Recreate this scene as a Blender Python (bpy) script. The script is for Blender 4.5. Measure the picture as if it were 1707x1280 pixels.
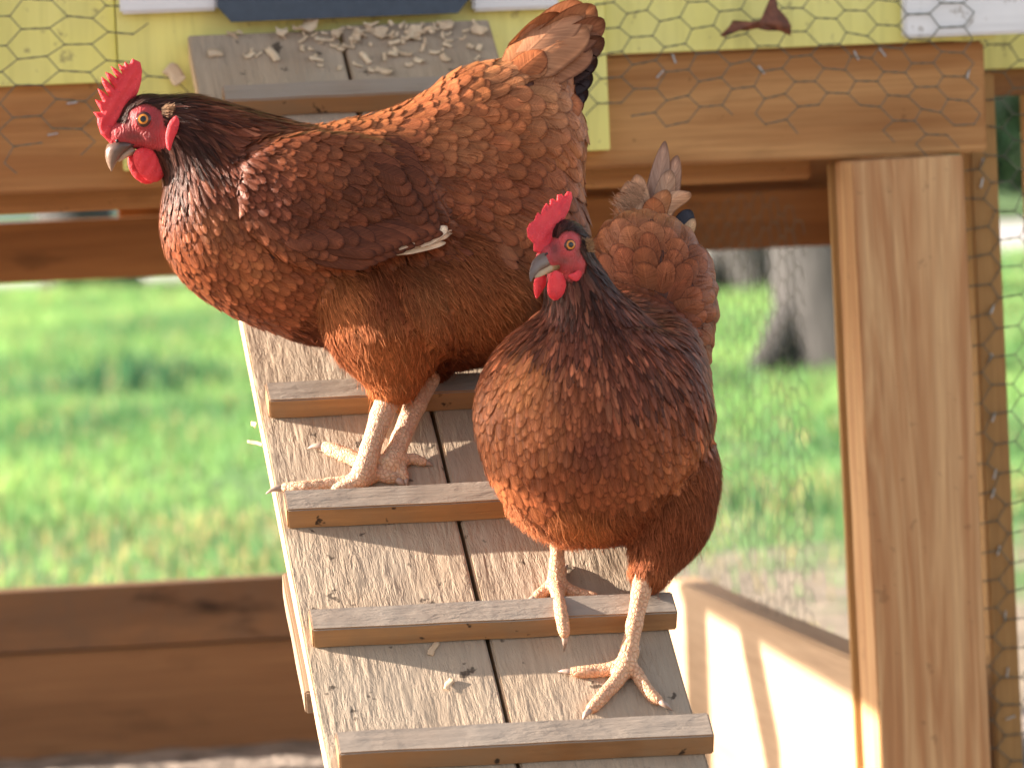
import bpy, bmesh, math, random
import numpy as np
from mathutils import Vector, Matrix

rnd = random.Random(7)
rng = np.random.default_rng(11)
for o in list(bpy.data.objects):
    bpy.data.objects.remove(o)
scene = bpy.context.scene
COL = scene.collection

# ---------------------------------------------------------------- camera
FPX, CX, CY = 6401.0, 853.5, 640.0          # focal length and centre in photo pixels
CAM = Vector((0.0, 0.0, 0.758))
PITCH, ROLL, PSI = math.radians(4.02), math.radians(2.4), math.radians(6.0)
R0 = Vector((1, 0, 0)); U0 = Vector((0, math.sin(PITCH), math.cos(PITCH)))
FW = Vector((0, math.cos(PITCH), -math.sin(PITCH)))
RT = R0 * math.cos(ROLL) - U0 * math.sin(ROLL)
UP = R0 * math.sin(ROLL) + U0 * math.cos(ROLL)
cd = bpy.data.cameras.new('camera'); cam = bpy.data.objects.new('camera', cd); COL.objects.link(cam)
cam.matrix_world = Matrix(((RT.x, UP.x, -FW.x, CAM.x), (RT.y, UP.y, -FW.y, CAM.y), (RT.z, UP.z, -FW.z, CAM.z), (0, 0, 0, 1)))
cd.sensor_width = 36; cd.lens = FPX / 1707 * 36; cd.clip_start = 0.05; cd.clip_end = 500
cd.dof.use_dof = True; cd.dof.focus_distance = 3.0; cd.dof.aperture_fstop = 7.6; cd.dof.aperture_blades = 0
scene.camera = cam

# ---------------------------------------------------------------- sky, sun, exposure
TOSUN = Vector((-282, 29, 92)).normalized()
w = bpy.data.worlds.new('World'); scene.world = w; w.use_nodes = True
nt = w.node_tree; bg = nt.nodes['Background']
sky = nt.nodes.new('ShaderNodeTexSky'); sky.sky_type = 'NISHITA'; sky.sun_disc = False
sky.sun_elevation = math.asin(TOSUN.z); sky.sun_rotation = math.atan2(TOSUN.x, TOSUN.y)
sky.air_density = 1.0; sky.dust_density = 1.6; sky.ozone_density = 1.0
hs_ = nt.nodes.new('ShaderNodeHueSaturation'); hs_.inputs['Saturation'].default_value = 0.45
nt.links.new(sky.outputs[0], hs_.inputs['Color']); nt.links.new(hs_.outputs[0], bg.inputs[0]); bg.inputs[1].default_value = 0.086
sl = bpy.data.lights.new('sun', 'SUN'); so = bpy.data.objects.new('sun', sl); COL.objects.link(so)
sl.energy = 5.0; sl.angle = math.radians(0.55); sl.color = (1.0, 0.88, 0.74)
so.rotation_euler = (-TOSUN).to_track_quat('-Z', 'Y').to_euler(); so.location = (-4, 1, 4)
scene.view_settings.view_transform = 'Standard'; scene.view_settings.look = 'None'
scene.view_settings.exposure = 2.08; scene.view_settings.gamma = 1.0
scene.cycles.use_denoising = True

# ---------------------------------------------------------------- geometry of the view
def ray(px, py):
    return RT * ((px - CX) / FPX) - UP * ((py - CY) / FPX) + FW
def W(px, py, d):
    return CAM + ray(px, py) * d
RR = Vector((math.cos(PSI), math.sin(PSI), 0)); NN = Vector((-math.sin(PSI), math.cos(PSI), 0))
def hit(px, py, p0, n):
    r = ray(px, py); t = (p0 - CAM).dot(n) / r.dot(n)
    return CAM + r * t
def az(px, py, b):
    p = hit(px, py, NN * b, NN); return p.dot(RR), p.z
def cw(a, b, z):
    return RR * a + NN * b + Vector((0, 0, z))

# ---------------------------------------------------------------- node helpers
def new_mat(name):
    m = bpy.data.materials.new(name); m.use_nodes = True
    return m, m.node_tree, m.node_tree.nodes['Principled BSDF']
class NB:
    def __init__(s, t): s.t = t
    def n(s, kind, **kw):
        o = s.t.nodes.new('ShaderNode' + kind)
        for k, v in kw.items(): setattr(o, k, v)
        return o
    def l(s, a, b): s.t.links.new(a, b)
    def put(s, sock, v):
        if isinstance(v, bpy.types.NodeSocket): s.l(v, sock)
        else: sock.default_value = v
    def math(s, op, a, b=0.0, c=0.0, clamp=False):
        o = s.n('Math', operation=op, use_clamp=clamp)
        for i, v in enumerate((a, b, c)): s.put(o.inputs[i], v)
        return o.outputs[0]
    def mapr(s, v, a, b, c=0.0, d=1.0):
        o = s.n('MapRange'); s.put(o.inputs[0], v)
        for i, q in enumerate((a, b, c, d)): o.inputs[i + 1].default_value = q
        return o.outputs[0]
    def mix(s, f, a, b, mode='MIX'):
        o = s.n('Mix', data_type='RGBA', blend_type=mode)
        s.put(o.inputs[0], f); s.put(o.inputs[6], a if not isinstance(a, tuple) else (*a, 1)[:4]); s.put(o.inputs[7], b if not isinstance(b, tuple) else (*b, 1)[:4])
        return o.outputs[2]
    def noise(s, vec, scale, detail=4.0, rough=0.55, dist=0.0):
        o = s.n('TexNoise'); s.put(o.inputs['Vector'], vec)
        o.inputs['Scale'].default_value = scale; o.inputs['Detail'].default_value = detail
        o.inputs['Roughness'].default_value = rough; o.inputs['Distortion'].default_value = dist
        return o.outputs[0]
    def scale(s, vec, sc):
        o = s.n('Mapping'); s.put(o.inputs[0], vec); o.inputs['Scale'].default_value = sc
        return o.outputs[0]
    def coords(s, rand=True):
        tc = s.n('TexCoord').outputs['Object']
        if not rand: return tc
        oi = s.n('ObjectInfo').outputs['Random']
        m = s.math('MULTIPLY', oi, 13.7)
        v = s.n('VectorMath', operation='ADD'); s.l(tc, v.inputs[0]); s.l(m, v.inputs[1])
        return v.outputs[0]
    def bump(s, h, strength, dist, prev=None):
        o = s.n('Bump'); s.put(o.inputs['Height'], h); o.inputs['Strength'].default_value = strength; o.inputs['Distance'].default_value = dist
        if prev is not None: s.l(prev, o.inputs['Normal'])
        return o.outputs[0]

def wood(name, c1, c2, axis='X', ring=26.0, contrast=1.0, rough=0.62, bump=0.4, bdist=0.0012, weather=None, knots=True, rough_sawn=0.0, stain=0.0, spots=0.0):
    m, t, p = new_mat(name); b = NB(t)
    co = b.coords()
    st = {'X': (0.07, 1, 1), 'Y': (1, 0.07, 1), 'Z': (1, 1, 0.07)}[axis]
    v = b.scale(co, st)
    big = b.noise(v, 5.0, 2.0, 0.5, 0.6)
    n2 = b.n('VectorMath', operation='MULTIPLY_ADD'); b.l(big, n2.inputs[0]); n2.inputs[1].default_value = (0.25,) * 3; b.l(v, n2.inputs[2])
    rings = b.noise(n2.outputs[0], ring, 3.0, 0.6, 0.3)
    rings = b.mapr(rings, 0.34, 0.66)
    fine = b.noise(b.scale(co, tuple(q if q == 1 else 0.03 for q in st)), 260.0, 3.0, 0.7)
    col = b.mix(b.math('MULTIPLY', rings, contrast), c1, c2)
    col = b.mix(b.math('MULTIPLY', b.mapr(fine, 0.35, 0.75), 0.45), col, tuple(x * 0.62 for x in c2))
    if knots:
        vo = b.n('TexVoronoi', feature='F1'); b.l(b.scale(co, tuple(q if q == 1 else 0.45 for q in st)), vo.inputs['Vector']); vo.inputs['Scale'].default_value = 6.0
        k = b.mapr(vo.outputs['Distance'], 0.035, 0.075, 1.0, 0.0)
        col = b.mix(b.math('MULTIPLY', k, 0.75), col, tuple(x * 0.3 for x in c2))
    if weather:
        wn = b.noise(co, 9.0, 5.0, 0.65); wf = b.mapr(wn, 0.35, 0.62)
        col = b.mix(b.math('MULTIPLY', wf, 0.8), col, weather)
    if stain:
        sn = b.noise(b.scale(co, tuple(q if q == 1 else 0.35 for q in st)), 16.0, 4.0, 0.6)
        col = b.mix(b.mapr(sn, 0.60, 0.72, 0.0, stain), col, tuple(x * 0.22 for x in c2))
    if spots:
        sn = b.noise(co, 55.0, 3.0, 0.6)
        col = b.mix(b.mapr(sn, 0.66, 0.70, 0.0, spots), col, (0.03, 0.018, 0.012))
    b.l(col, p.inputs['Base Color'])
    p.inputs['Roughness'].default_value = rough; p.inputs['Specular IOR Level'].default_value = 0.3
    nrm = b.bump(b.math('ADD', b.math('MULTIPLY', fine, 0.7), rings), bump, bdist)
    if rough_sawn:
        a = b.noise(b.scale(co, tuple(q if q == 1 else 0.24 for q in st)), 120.0, 5.0, 0.66, 0.2)
        g = b.noise(b.scale(co, tuple(q if q == 1 else 0.12 for q in st)), 210.0, 2.0, 0.5)
        c = b.noise(co, 24.0, 2.0, 0.5)
        h = b.math('MULTIPLY', b.math('ADD', b.mapr(a, 0.3, 0.6), b.math('MULTIPLY', g, 0.8)), b.mapr(c, 0.35, 0.65, 0.35, 1.0))
        nrm = b.bump(h, 1.0, rough_sawn, nrm)
    b.l(nrm, p.inputs['Normal'])
    return m

def paint(name, c, c2=None, axis='Z', rough=0.5, bump=0.25):
    m, t, p = new_mat(name); b = NB(t); co = b.coords()
    st = {'X': (0.06, 1, 1), 'Z': (1, 1, 0.06)}[axis]
    f = b.noise(b.scale(co, st), 70.0, 5.0, 0.6); g = b.noise(co, 7.0, 4.0, 0.6); d = b.noise(co, 60.0, 4.0, 0.7)
    wv = b.noise(b.scale(co, st), 16.0, 3.0, 0.6, 0.8)
    col = b.mix(b.mapr(g, 0.35, 0.7, 0.0, 0.55), c, c2 or tuple(x * 0.85 for x in c))
    col = b.mix(b.mapr(f, 0.50, 0.72, 0.0, 0.4), col, tuple(x * 0.6 for x in c)); col = b.mix(b.mapr(wv, 0.52, 0.66, 0.0, 0.35), col, tuple(x * 0.7 for x in c))
    col = b.mix(b.mapr(d, 0.61, 0.70, 0.0, 0.6), col, (0.16, 0.12, 0.07))
    b.l(col, p.inputs['Base Color']); p.inputs['Roughness'].default_value = rough
    b.l(b.bump(f, bump, 0.001), p.inputs['Normal'])
    return m

def plain(name, c, rough=0.5, metal=0.0, var=0.25, scale=40.0, bump=0.2, bd=0.0006, sss=0.0):
    m, t, p = new_mat(name); b = NB(t); co = b.coords()
    g = b.noise(co, scale, 4.0, 0.6)
    b.l(b.mix(b.mapr(g, 0.3, 0.7), tuple(min(1, x * (1 + var)) for x in c), tuple(x * (1 - var) for x in c)), p.inputs['Base Color'])
    p.inputs['Roughness'].default_value = rough; p.inputs['Metallic'].default_value = metal
    if sss:
        p.inputs['Subsurface Weight'].default_value = sss; p.inputs['Subsurface Radius'].default_value = (0.004, 0.0012, 0.0008); p.inputs['Subsurface Scale'].default_value = 1.0
    b.l(b.bump(g, bump, bd), p.inputs['Normal'])
    return m

# ---------------------------------------------------------------- object helpers
def tag(o, label=None, cat=None, group=None, kind=None):
    if label: o['label'] = label
    if cat: o['category'] = cat
    if group: o['group'] = group
    if kind: o['kind'] = kind
    return o
def empty(name, loc, label, cat, group=None):
    o = bpy.data.objects.new(name, None); COL.objects.link(o); o.location = loc; o.empty_display_size = 0.05
    return tag(o, label, cat, group)
def link(o, parent=None):
    COL.objects.link(o)
    if parent is not None:
        o.parent = parent; o.matrix_parent_inverse = Matrix.Translation(-parent.location)
    return o
def npmesh(name, V, Q=None, T=None, mats=None, uv=None, col=None, smooth=True, mi=None):
    """V (n,3); Q (m,4) quads; T (k,3) triangles"""
    me = bpy.data.meshes.new(name)
    V = np.asarray(V, np.float32); me.vertices.add(len(V)); me.vertices.foreach_set('co', V.ravel())
    nq = 0 if Q is None else len(Q); ntr = 0 if T is None else len(T)
    idx = np.concatenate([np.asarray(Q, np.int32).ravel() if nq else np.zeros(0, np.int32), np.asarray(T, np.int32).ravel() if ntr else np.zeros(0, np.int32)])
    me.loops.add(len(idx)); me.loops.foreach_set('vertex_index', idx)
    starts = np.concatenate([np.arange(nq) * 4, nq * 4 + np.arange(ntr) * 3]).astype(np.int32)
    me.polygons.add(nq + ntr); me.polygons.foreach_set('loop_start', starts)
    if mi is not None: me.polygons.foreach_set('material_index', np.asarray(mi, np.int32))
    me.update(calc_edges=True)
    if smooth: me.polygons.foreach_set('use_smooth', np.ones(nq + ntr, bool))
    if uv is not None:
        l = me.uv_layers.new(name='UVMap'); l.data.foreach_set('uv', np.asarray(uv, np.float32)[idx].ravel())
    if col is not None:
        a = me.color_attributes.new('Col', 'FLOAT_COLOR', 'POINT'); a.data.foreach_set('color', np.asarray(col, np.float32).ravel())
    for m in (mats or []): me.materials.append(m)
    me.validate(verbose=False)
    return me
def npobj(name, parent, *a, **k):
    me = npmesh(name, *a, **k)
    if parent is not None:       # geometry is given in world space: keep it relative to the parent
        me.transform(Matrix.Translation(-parent.location))
    o = bpy.data.objects.new(name, me); COL.objects.link(o)
    if parent is not None: o.parent = parent
    return o

def box(name, center, size, mat, rot=None, bevel=0.0025, parent=None, wobble=0.0, segs=2):
    """beveled board; rot = 3x3 Matrix whose columns are local axes"""
    bm = bmesh.new(); bmesh.ops.create_cube(bm, size=1.0)
    for v in bm.verts: v.co = Vector((v.co.x * size[0], v.co.y * size[1], v.co.z * size[2]))
    if wobble:
        ax = max(range(3), key=lambda i: size[i])
        ed = [e for e in bm.edges if abs((e.verts[0].co - e.verts[1].co)[ax]) > size[ax] * 0.9]
        bmesh.ops.subdivide_edges(bm, edges=ed, cuts=14, use_grid_fill=True)
    if bevel:
        ed = [e for e in bm.edges if len(e.link_faces) == 2 and e.calc_face_angle(0) > 1.0]
        bmesh.ops.bevel(bm, geom=ed, offset=bevel, segments=segs, affect='EDGES', clamp_overlap=True)
    if wobble:
        from mathutils import noise
        s = Vector((rnd.random() * 50, 0, 0))
        for v in bm.verts: v.co += noise.noise_vector(v.co * 18 + s) * wobble
    me = bpy.data.meshes.new(name); bm.to_mesh(me); bm.free()
    for p in me.polygons: p.use_smooth = True
    try: me.set_sharp_from_angle(angle=math.radians(35))
    except Exception: pass
    me.materials.append(mat)
    o = bpy.data.objects.new(name, me); COL.objects.link(o)
    mw = (rot.to_4x4() if rot else Matrix.Identity(4)); mw.translation = center
    if parent is not None:
        o.parent = parent; mw.translation = Vector(center) - parent.location
    o.matrix_basis = mw
    return o
ROTC = Matrix((RR, NN, Vector((0, 0, 1)))).transposed()
def cbox(name, a0, a1, b0, b1, z0, z1, mat, parent=None, lean=0.0, **k):
    rot = ROTC.copy()
    if lean: rot = Matrix.Rotation(math.radians(lean), 3, NN) @ rot
    return box(name, cw((a0 + a1) / 2, (b0 + b1) / 2, (z0 + z1) / 2), (a1 - a0, b1 - b0, z1 - z0), mat, rot, parent=parent, **k)

def tubes(segs, r, sides=5):
    """segs: list of (p,q) -> verts, quads of thin tubes"""
    P = np.array([s[0] for s in segs], float); Q = np.array([s[1] for s in segs], float)
    d = Q - P; L = np.linalg.norm(d, axis=1, keepdims=True); d = d / np.maximum(L, 1e-9)
    up = np.where(np.abs(d[:, 2:3]) > 0.8, np.array([[1, 0, 0]]), np.array([[0, 0, 1]]))
    x = np.cross(d, up); x /= np.linalg.norm(x, axis=1, keepdims=True); y = np.cross(d, x)
    P = P - d * r * 0.5; Q = Q + d * r * 0.5
    an = np.arange(sides) * 2 * math.pi / sides
    off = x[:, None, :] * np.cos(an)[None, :, None] * r + y[:, None, :] * np.sin(an)[None, :, None] * r
    V = np.concatenate([P[:, None, :] + off, Q[:, None, :] + off], 1).reshape(-1, 3)
    base = np.arange(len(segs))[:, None] * 2 * sides
    i = np.arange(sides); j = (i + 1) % sides
    F = np.stack([base + i, base + j, base + j + sides, base + i + sides], -1).reshape(-1, 4)
    return V, F
# ================================================================ SETTING
# ---------------------------------------------------------------- ground
def ground_mat():
    m, t, p = new_mat('lawn_ground'); b = NB(t)
    co = b.coords(False)
    n1 = b.noise(co, 1.3, 5.0, 0.6); n2 = b.noise(co, 14.0, 6.0, 0.7)
    soil = b.mix(b.mapr(n2, 0.3, 0.7), (0.34, 0.27, 0.20), (0.17, 0.13, 0.095))
    grass = b.mix(b.mapr(n2, 0.3, 0.7), (0.12, 0.22, 0.06), (0.06, 0.13, 0.03))
    sep = b.n('SeparateXYZ'); b.l(co, sep.inputs[0])
    near = b.mapr(sep.outputs[1], 5.0, 7.2, 0.22, -0.12)
    far = b.mapr(sep.outputs[1], 17.0, 18.0, 0.0, 1.0)
    f = b.mapr(b.math('ADD', n1, near), 0.5, 0.62)
    col = b.mix(f, grass, soil)
    b.l(col, p.inputs['Base Color']); p.inputs['Roughness'].default_value = 0.95
    b.l(b.bump(n2, 0.8, 0.02), p.inputs['Normal'])
    return m
def sheet(name, x0, x1, y0, y1, z, mat, nx=2, ny=2, wob=0.0):
    X, Y = np.meshgrid(np.linspace(x0, x1, nx), np.linspace(y0, y1, ny), indexing='ij')
    Z = np.full_like(X, z)
    if wob: Z = Z + wob * (rng.random(X.shape) - 0.5)
    V = np.stack([X, Y, Z], -1).reshape(-1, 3)
    i, j = np.meshgrid(np.arange(nx - 1), np.arange(ny - 1), indexing='ij'); k = (i * ny + j).ravel()
    Q = np.stack([k, k + ny, k + ny + 1, k + 1], -1)
    return tag(npobj(name, None, V, Q, mats=[mat]), kind='structure')
lawn = sheet('lawn', -120, 120, -30, 260, 0.0, ground_mat())
gravel_m = plain('gravel', (0.46, 0.43, 0.42), 0.9, var=0.35, scale=3.0, bump=0.8, bd=0.01)
sheet('gravel_drive', -60, 60, 17.6, 22.5, 0.006, gravel_m)
dirt_m = plain('run_dirt', (0.24, 0.19, 0.155), 0.95, var=0.55, scale=30.0, bump=1.0, bd=0.012)
sheet('run_floor', -2.6, 0.62, 1.2, 4.62, 0.016, dirt_m, 90, 90, 0.008)

# grass blades: one patch of lawn nobody could count
def grass():
    n = 230000
    u = rng.random(n); y = 4.85 + (u ** 0.8) * 12.9
    half = 0.145 * y + 1.2
    x = (rng.random(n) * 2 - 1) * half
    # patchiness
    ph = (np.sin(x * 2.3 + 1.7 * np.sin(y * 1.3)) + np.sin(y * 1.9 + 2.1 * np.sin(x * 1.1 + 2)) + np.sin(x * 5.1 + y * 3.3)) / 3
    dens = np.clip((y - 5.2) / 2.2, 0.16, 1.0) * np.clip(0.75 + ph * 0.7, 0.08, 1)
    dens = dens * np.where((x > 0.12) & (y < 7.0 + 0.25 * np.sin(x * 6)), 0.22, 1.0)
    keep = rng.random(n) < dens
    x, y, ph = x[keep], y[keep], ph[keep]; n = len(x)
    clump = 1.5 * np.exp(-(((x + 1.12) / 0.26) ** 2 + ((y - 11.0) / 0.35) ** 2)) + 0.8 * np.exp(-(((x + 0.1) / 0.6) ** 2 + ((y - 9.9) / 0.25) ** 2))
    h = (0.028 + 0.045 * rng.random(n)) * (0.8 + 0.5 * np.clip(ph, -0.5, 1)) * (1 + 1.8 * clump) * np.clip(y / 9, 0.75, 1.3)
    wd = (0.0035 + 0.004 * rng.random(n)) * np.clip(y / 7, 0.8, 1.8)
    an = rng.random(n) * 2 * math.pi; le = rng.random(n) * 0.7
    la = rng.random(n) * 2 * math.pi
    base = np.stack([x, y, np.zeros(n)], -1); side = np.stack([np.cos(an), np.sin(an), np.zeros(n)], -1)
    lean = np.stack([np.cos(la), np.sin(la), np.zeros(n)], -1) * (le * h)[:, None]
    upv = np.array([0, 0, 1.0])
    V = np.zeros((n, 5, 3))
    V[:, 0] = base - side * wd[:, None] / 2; V[:, 1] = base + side * wd[:, None] / 2
    mid = base + lean * 0.35 + upv * (h * 0.6)[:, None]
    V[:, 2] = mid - side * wd[:, None] * 0.4; V[:, 3] = mid + side * wd[:, None] * 0.4
    V[:, 4] = base + lean + upv * h[:, None]
    k = np.arange(n)[:, None] * 5
    Q = k + np.array([[0, 1, 3, 2]]); T = k + np.array([[2, 3, 4]])
    g = rng.random(n); 
    c = np.zeros((n, 4)); dk = np.clip(clump, 0, 1)
    tn = (0.72 + 0.35 * np.sin(x * 3.1 + 2.2 * np.sin(y * 0.9)) * np.sin(y * 2.3 + 1.5 * np.sin(x * 1.7)) + 0.1 * rng.random(n)).clip(0.35, 1.15)
    c[:, 0] = (0.195 + 0.07 * g) * (1 - 0.6 * dk) * tn; c[:, 1] = (0.345 + 0.11 * g) * (1 - 0.45 * dk) * tn ** 0.7; c[:, 2] = (0.135 + 0.04 * g) * (1 - 0.3 * dk) * tn ** 0.5; c[:, 3] = 1
    dry = rng.random(n) < np.where(y < 7.4, 0.40, 0.09)
    c[dry, :3] = np.array([0.42, 0.36, 0.2]) * (0.7 + 0.4 * rng.random((dry.sum(), 1)))
    m, t, p = new_mat('grass_blade'); b = NB(t)
    at = b.n('Attribute', attribute_name='Col')
    b.l(at.outputs[0], p.inputs['Base Color']); p.inputs['Roughness'].default_value = 0.85; p.inputs['Specular IOR Level'].default_value = 0.2
    tr = b.n('BsdfTranslucent'); b.l(b.mix(1.0, at.outputs[0], (1.25, 1.2, 0.9), 'MULTIPLY'), tr.inputs[0])
    ms = b.n('MixShader'); ms.inputs[0].default_value = 0.45; b.l(p.outputs[0], ms.inputs[1]); b.l(tr.outputs[0], ms.inputs[2])
    b.l(ms.outputs[0], t.nodes['Material Output'].inputs[0])
    o = npobj('lawn_grass', None, V.reshape(-1, 3), Q, T, mats=[m], col=np.repeat(c, 5, 0), smooth=False)
    tag(o, 'bright green short grass covering the yard behind the coop', 'grass', kind='stuff')
grass()

# ---------------------------------------------------------------- trees, shrubs, house beyond the lawn
def bark_mat():
    m, t, p = new_mat('bark'); b = NB(t); co = b.coords()
    n = b.noise(b.scale(co, (1, 1, 0.25)), 14.0, 6.0, 0.7, 0.8)
    b.l(b.mix(b.mapr(n, 0.3, 0.7), (0.022, 0.02, 0.02), (0.075, 0.068, 0.066)), p.inputs['Base Color'])
    p.inputs['Roughness'].default_value = 0.9; b.l(b.bump(n, 1.0, 0.04), p.inputs['Normal'])
    return m
def leaf_mat(name, c):
    m, t, p = new_mat(name); b = NB(t); at = b.n('Attribute', attribute_name='Col')
    b.l(b.mix(1.0, at.outputs[0], c, 'MULTIPLY'), p.inputs['Base Color']); p.inputs['Roughness'].default_value = 0.5
    tr = b.n('BsdfTranslucent'); b.l(b.mix(1.0, at.outputs[0], tuple(x * 1.2 for x in c), 'MULTIPLY'), tr.inputs[0])
    ms = b.n('MixShader'); ms.inputs[0].default_value = 0.3; b.l(p.outputs[0], ms.inputs[1]); b.l(tr.outputs[0], ms.inputs[2])
    b.l(ms.outputs[0], t.nodes['Material Output'].inputs[0]); return m
BARK = bark_mat()
LEAF = leaf_mat('tree_leaf', (0.07, 0.13, 0.035)); SHRUB = leaf_mat('shrub_leaf', (0.10, 0.17, 0.09))
def rings(path, rad, sides=14, rough=0.12):
    V = []; n = len(path)
    for i, (p, r) in enumerate(zip(path, rad)):
        d = (path[min(i + 1, n - 1)] - path[max(i - 1, 0)]).normalized()
        x = d.orthogonal().normalized() if i == 0 else (x - d * x.dot(d)).normalized()
        y = d.cross(x)
        for k in range(sides):
            a = 2 * math.pi * k / sides; rr = r * (1 + rough * math.sin(3 * a + i * 0.4) + rough * 0.6 * math.sin(5 * a + i))
            V.append(p + x * math.cos(a) * rr + y * math.sin(a) * rr)
    Q = [(i * sides + k, i * sides + (k + 1) % sides, (i + 1) * sides + (k + 1) % sides, (i + 1) * sides + k) for i in range(n - 1) for k in range(sides)]
    return [tuple(v) for v in V], Q
def merge(parts):
    V = []; Q = []
    for v, q in parts:
        o = len(V); V += list(v); Q += [tuple(i + o for i in f) for f in q]
    return V, Q
def leaves(centers, radii, n, size):
    centers = np.array(centers); radii = np.array(radii)
    k = rng.integers(0, len(centers), n)
    d = rng.normal(size=(n, 3)); d /= np.linalg.norm(d, axis=1, keepdims=True)
    rad = radii[k] * (0.45 + 0.6 * rng.random(n) ** 0.6)
    P = centers[k] + d * rad[:, None] * np.array([1, 1, 0.8])
    a = rng.normal(size=(n, 3)); a /= np.linalg.norm(a, axis=1, keepdims=True); b_ = np.cross(a, rng.normal(size=(n, 3))); b_ /= np.linalg.norm(b_, axis=1, keepdims=True)
    s = size * (0.6 + 0.8 * rng.random(n))[:, None]
    V = np.stack([P - a * s, P + b_ * s * 0.45, P + a * s, P - b_ * s * 0.45], 1).reshape(-1, 3)
    Q = np.arange(n)[:, None] * 4 + np.arange(4)[None]
    g = (0.6 + 0.9 * rng.random((n, 1))) * (0.8 + 0.4 * rng.random(len(centers)))[k][:, None]
    c = np.concatenate([g * (0.9 + 0.3 * rng.random((n, 1))), g, g * (0.7 + 0.5 * rng.random((n, 1))), np.ones((n, 1))], 1)
    return V, Q, np.repeat(c, 4, 0)
def tree(x, y, r, h, crown_r, label, nleaf=5000):
    root = empty('tree', (x, y, 0), label, 'tree', 'trees beyond the lawn')
    B = Vector((x, y, 0)); parts = []
    path = [B + Vector((0.03 * math.sin(i * 1.1), 0.03 * math.cos(i), z)) for i, z in enumerate([-0.05, 0.04, 0.12, 0.25, 0.5, 0.9, 1.4, 2.0, h * 0.75])]
    rad = [r * q for q in (1.6, 1.4, 1.22, 1.08, 1.0, 0.96, 0.9, 0.8, 0.6)]
    parts.append(rings(path, rad, 20))
    for k in range(3):      # root flares
        a = k * 1.257 + x; dv = Vector((math.cos(a), math.sin(a), 0))
        parts.append(rings([B + dv * r * 0.5 + Vector((0, 0, 0.28)), B + dv * r * 1.3 + Vector((0, 0, 0.09)), B + dv * r * 2.3 + Vector((0, 0, -0.02))], [r * 0.5, r * 0.42, r * 0.2], 8))
    cs = []; rs = []
    top = path[-1]
    for k in range(7):
        a = k * 0.9 + x; e = 0.5 + 0.5 * rnd.random()
        dv = Vector((math.cos(a) * (1 - e * 0.4), math.sin(a) * (1 - e * 0.4), e)) * crown_r * 0.9
        s = B + Vector((0, 0, h * (0.5 + 0.05 * k)))
        parts.append(rings([s, s + dv * 0.5 + Vector((0, 0, 0.1)), s + dv], [r * 0.45, r * 0.3, r * 0.08], 8))
        cs.append(tuple(s + dv)); rs.append(crown_r * (0.4 + 0.2 * rnd.random())); cs.append(tuple(s + dv * 0.6 + Vector((0, 0, 0.5)))); rs.append(crown_r * 0.45)
    V, Q = merge(parts)
    npobj('trunk', root, V, Q, mats=[BARK])
    LV, LQ, LC = leaves(cs, rs, nleaf, 0.09)
    npobj('crown', root, LV, LQ, mats=[LEAF], col=LC, smooth=False)
p = hit(1392, 640, Vector((0, 0, 0)), Vector((0, 0, 1)))
tree(p.x, p.y, 0.125, 4.2, 1.9, 'thick grey barked tree trunk on the lawn just left of the post')
p = hit(1255, 512, Vector((0, 0, 0)), Vector((0, 0, 1)))
tree(p.x, p.y, 0.13, 4.6, 2.0, 'farther grey tree trunk at the far edge of the lawn left of the big one')
p = hit(140, 500, Vector((0, 0, 0)), Vector((0, 0, 1)))
tree(p.x, p.y, 0.16, 4.6, 2.0, 'distant tree trunk seen under the left beam at the far edge of the lawn')
spots = [(-7.2, 26.5, 1.5), (-1.2, 31, 1.3), (1.0, 24.6, 1.2), (2.7, 24.2, 1.3), (4.6, 25.5, 1.6), (7.2, 26.5, 1.7)]
desc = ['round dark green shrub at the far left beyond the gravel', 'low dark shrub behind the coop beyond the gravel', 'green shrub beyond the gravel left of the tree', 'dark shrub beyond the gravel directly behind the tall post',
        'dark green shrub seen through wire right of the post', 'large shrub at the far right beyond the gravel']
for (x, y, r), d in zip(spots, desc):
    root = empty('shrub', (x, y, 0), d, 'shrub', 'shrubs beyond the gravel drive')
    cs = [(x + rnd.uniform(-.6, .6) * r, y + rnd.uniform(-.4, .4) * r, r * (0.35 + 1.1 * rnd.random())) for _ in range(12)]
    LV, LQ, LC = leaves(cs, [r * rnd.uniform(.4, .62) for _ in cs], 5200, 0.085)
    npobj('foliage', root, LV, LQ, mats=[SHRUB], col=LC, smooth=False)
    V, Q = merge([rings([Vector((x, y, -0.05)), Vector((x + 0.05 * k, y, 0.5)), Vector(c)], [0.05, 0.04, 0.01], 7) for k, c in enumerate(cs[:5])])
    npobj('stem', root, V, Q, mats=[BARK])
# pale house far at the left
hs = empty('house', (-4.2, 37, 0), 'pale blue grey house far off seen through the slit under the left beam', 'house')
wallp = paint('house_wall', (0.62, 0.66, 0.72), axis='X')
cv = lambda n, x0, x1, y0, y1, z0, z1, m, par: box(n, ((x0 + x1) / 2, (y0 + y1) / 2, (z0 + z1) / 2), (x1 - x0, y1 - y0, z1 - z0), m, bevel=0.01, parent=par)
cv('wall', -8.2, 0.2, 35, 41, -0.1, 2.8, wallp, hs)
roofm = plain('house_roof', (0.10, 0.09, 0.085), 0.9, scale=8)
V = [(-8.6, 34.6, 2.8), (0.6, 34.6, 2.8), (0.6, 41.4, 2.8), (-8.6, 41.4, 2.8), (-8.6, 38, 4.6), (0.6, 38, 4.6)]
me = npmesh('roof', V, [(0, 1, 5, 4), (2, 3, 4, 5), (3, 2, 1, 0)], [(0, 4, 3), (1, 2, 5)], mats=[roofm], smooth=False); me.transform(Matrix.Translation(-hs.location))
o = bpy.data.objects.new('roof', me); COL.objects.link(o); o.parent = hs
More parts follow.
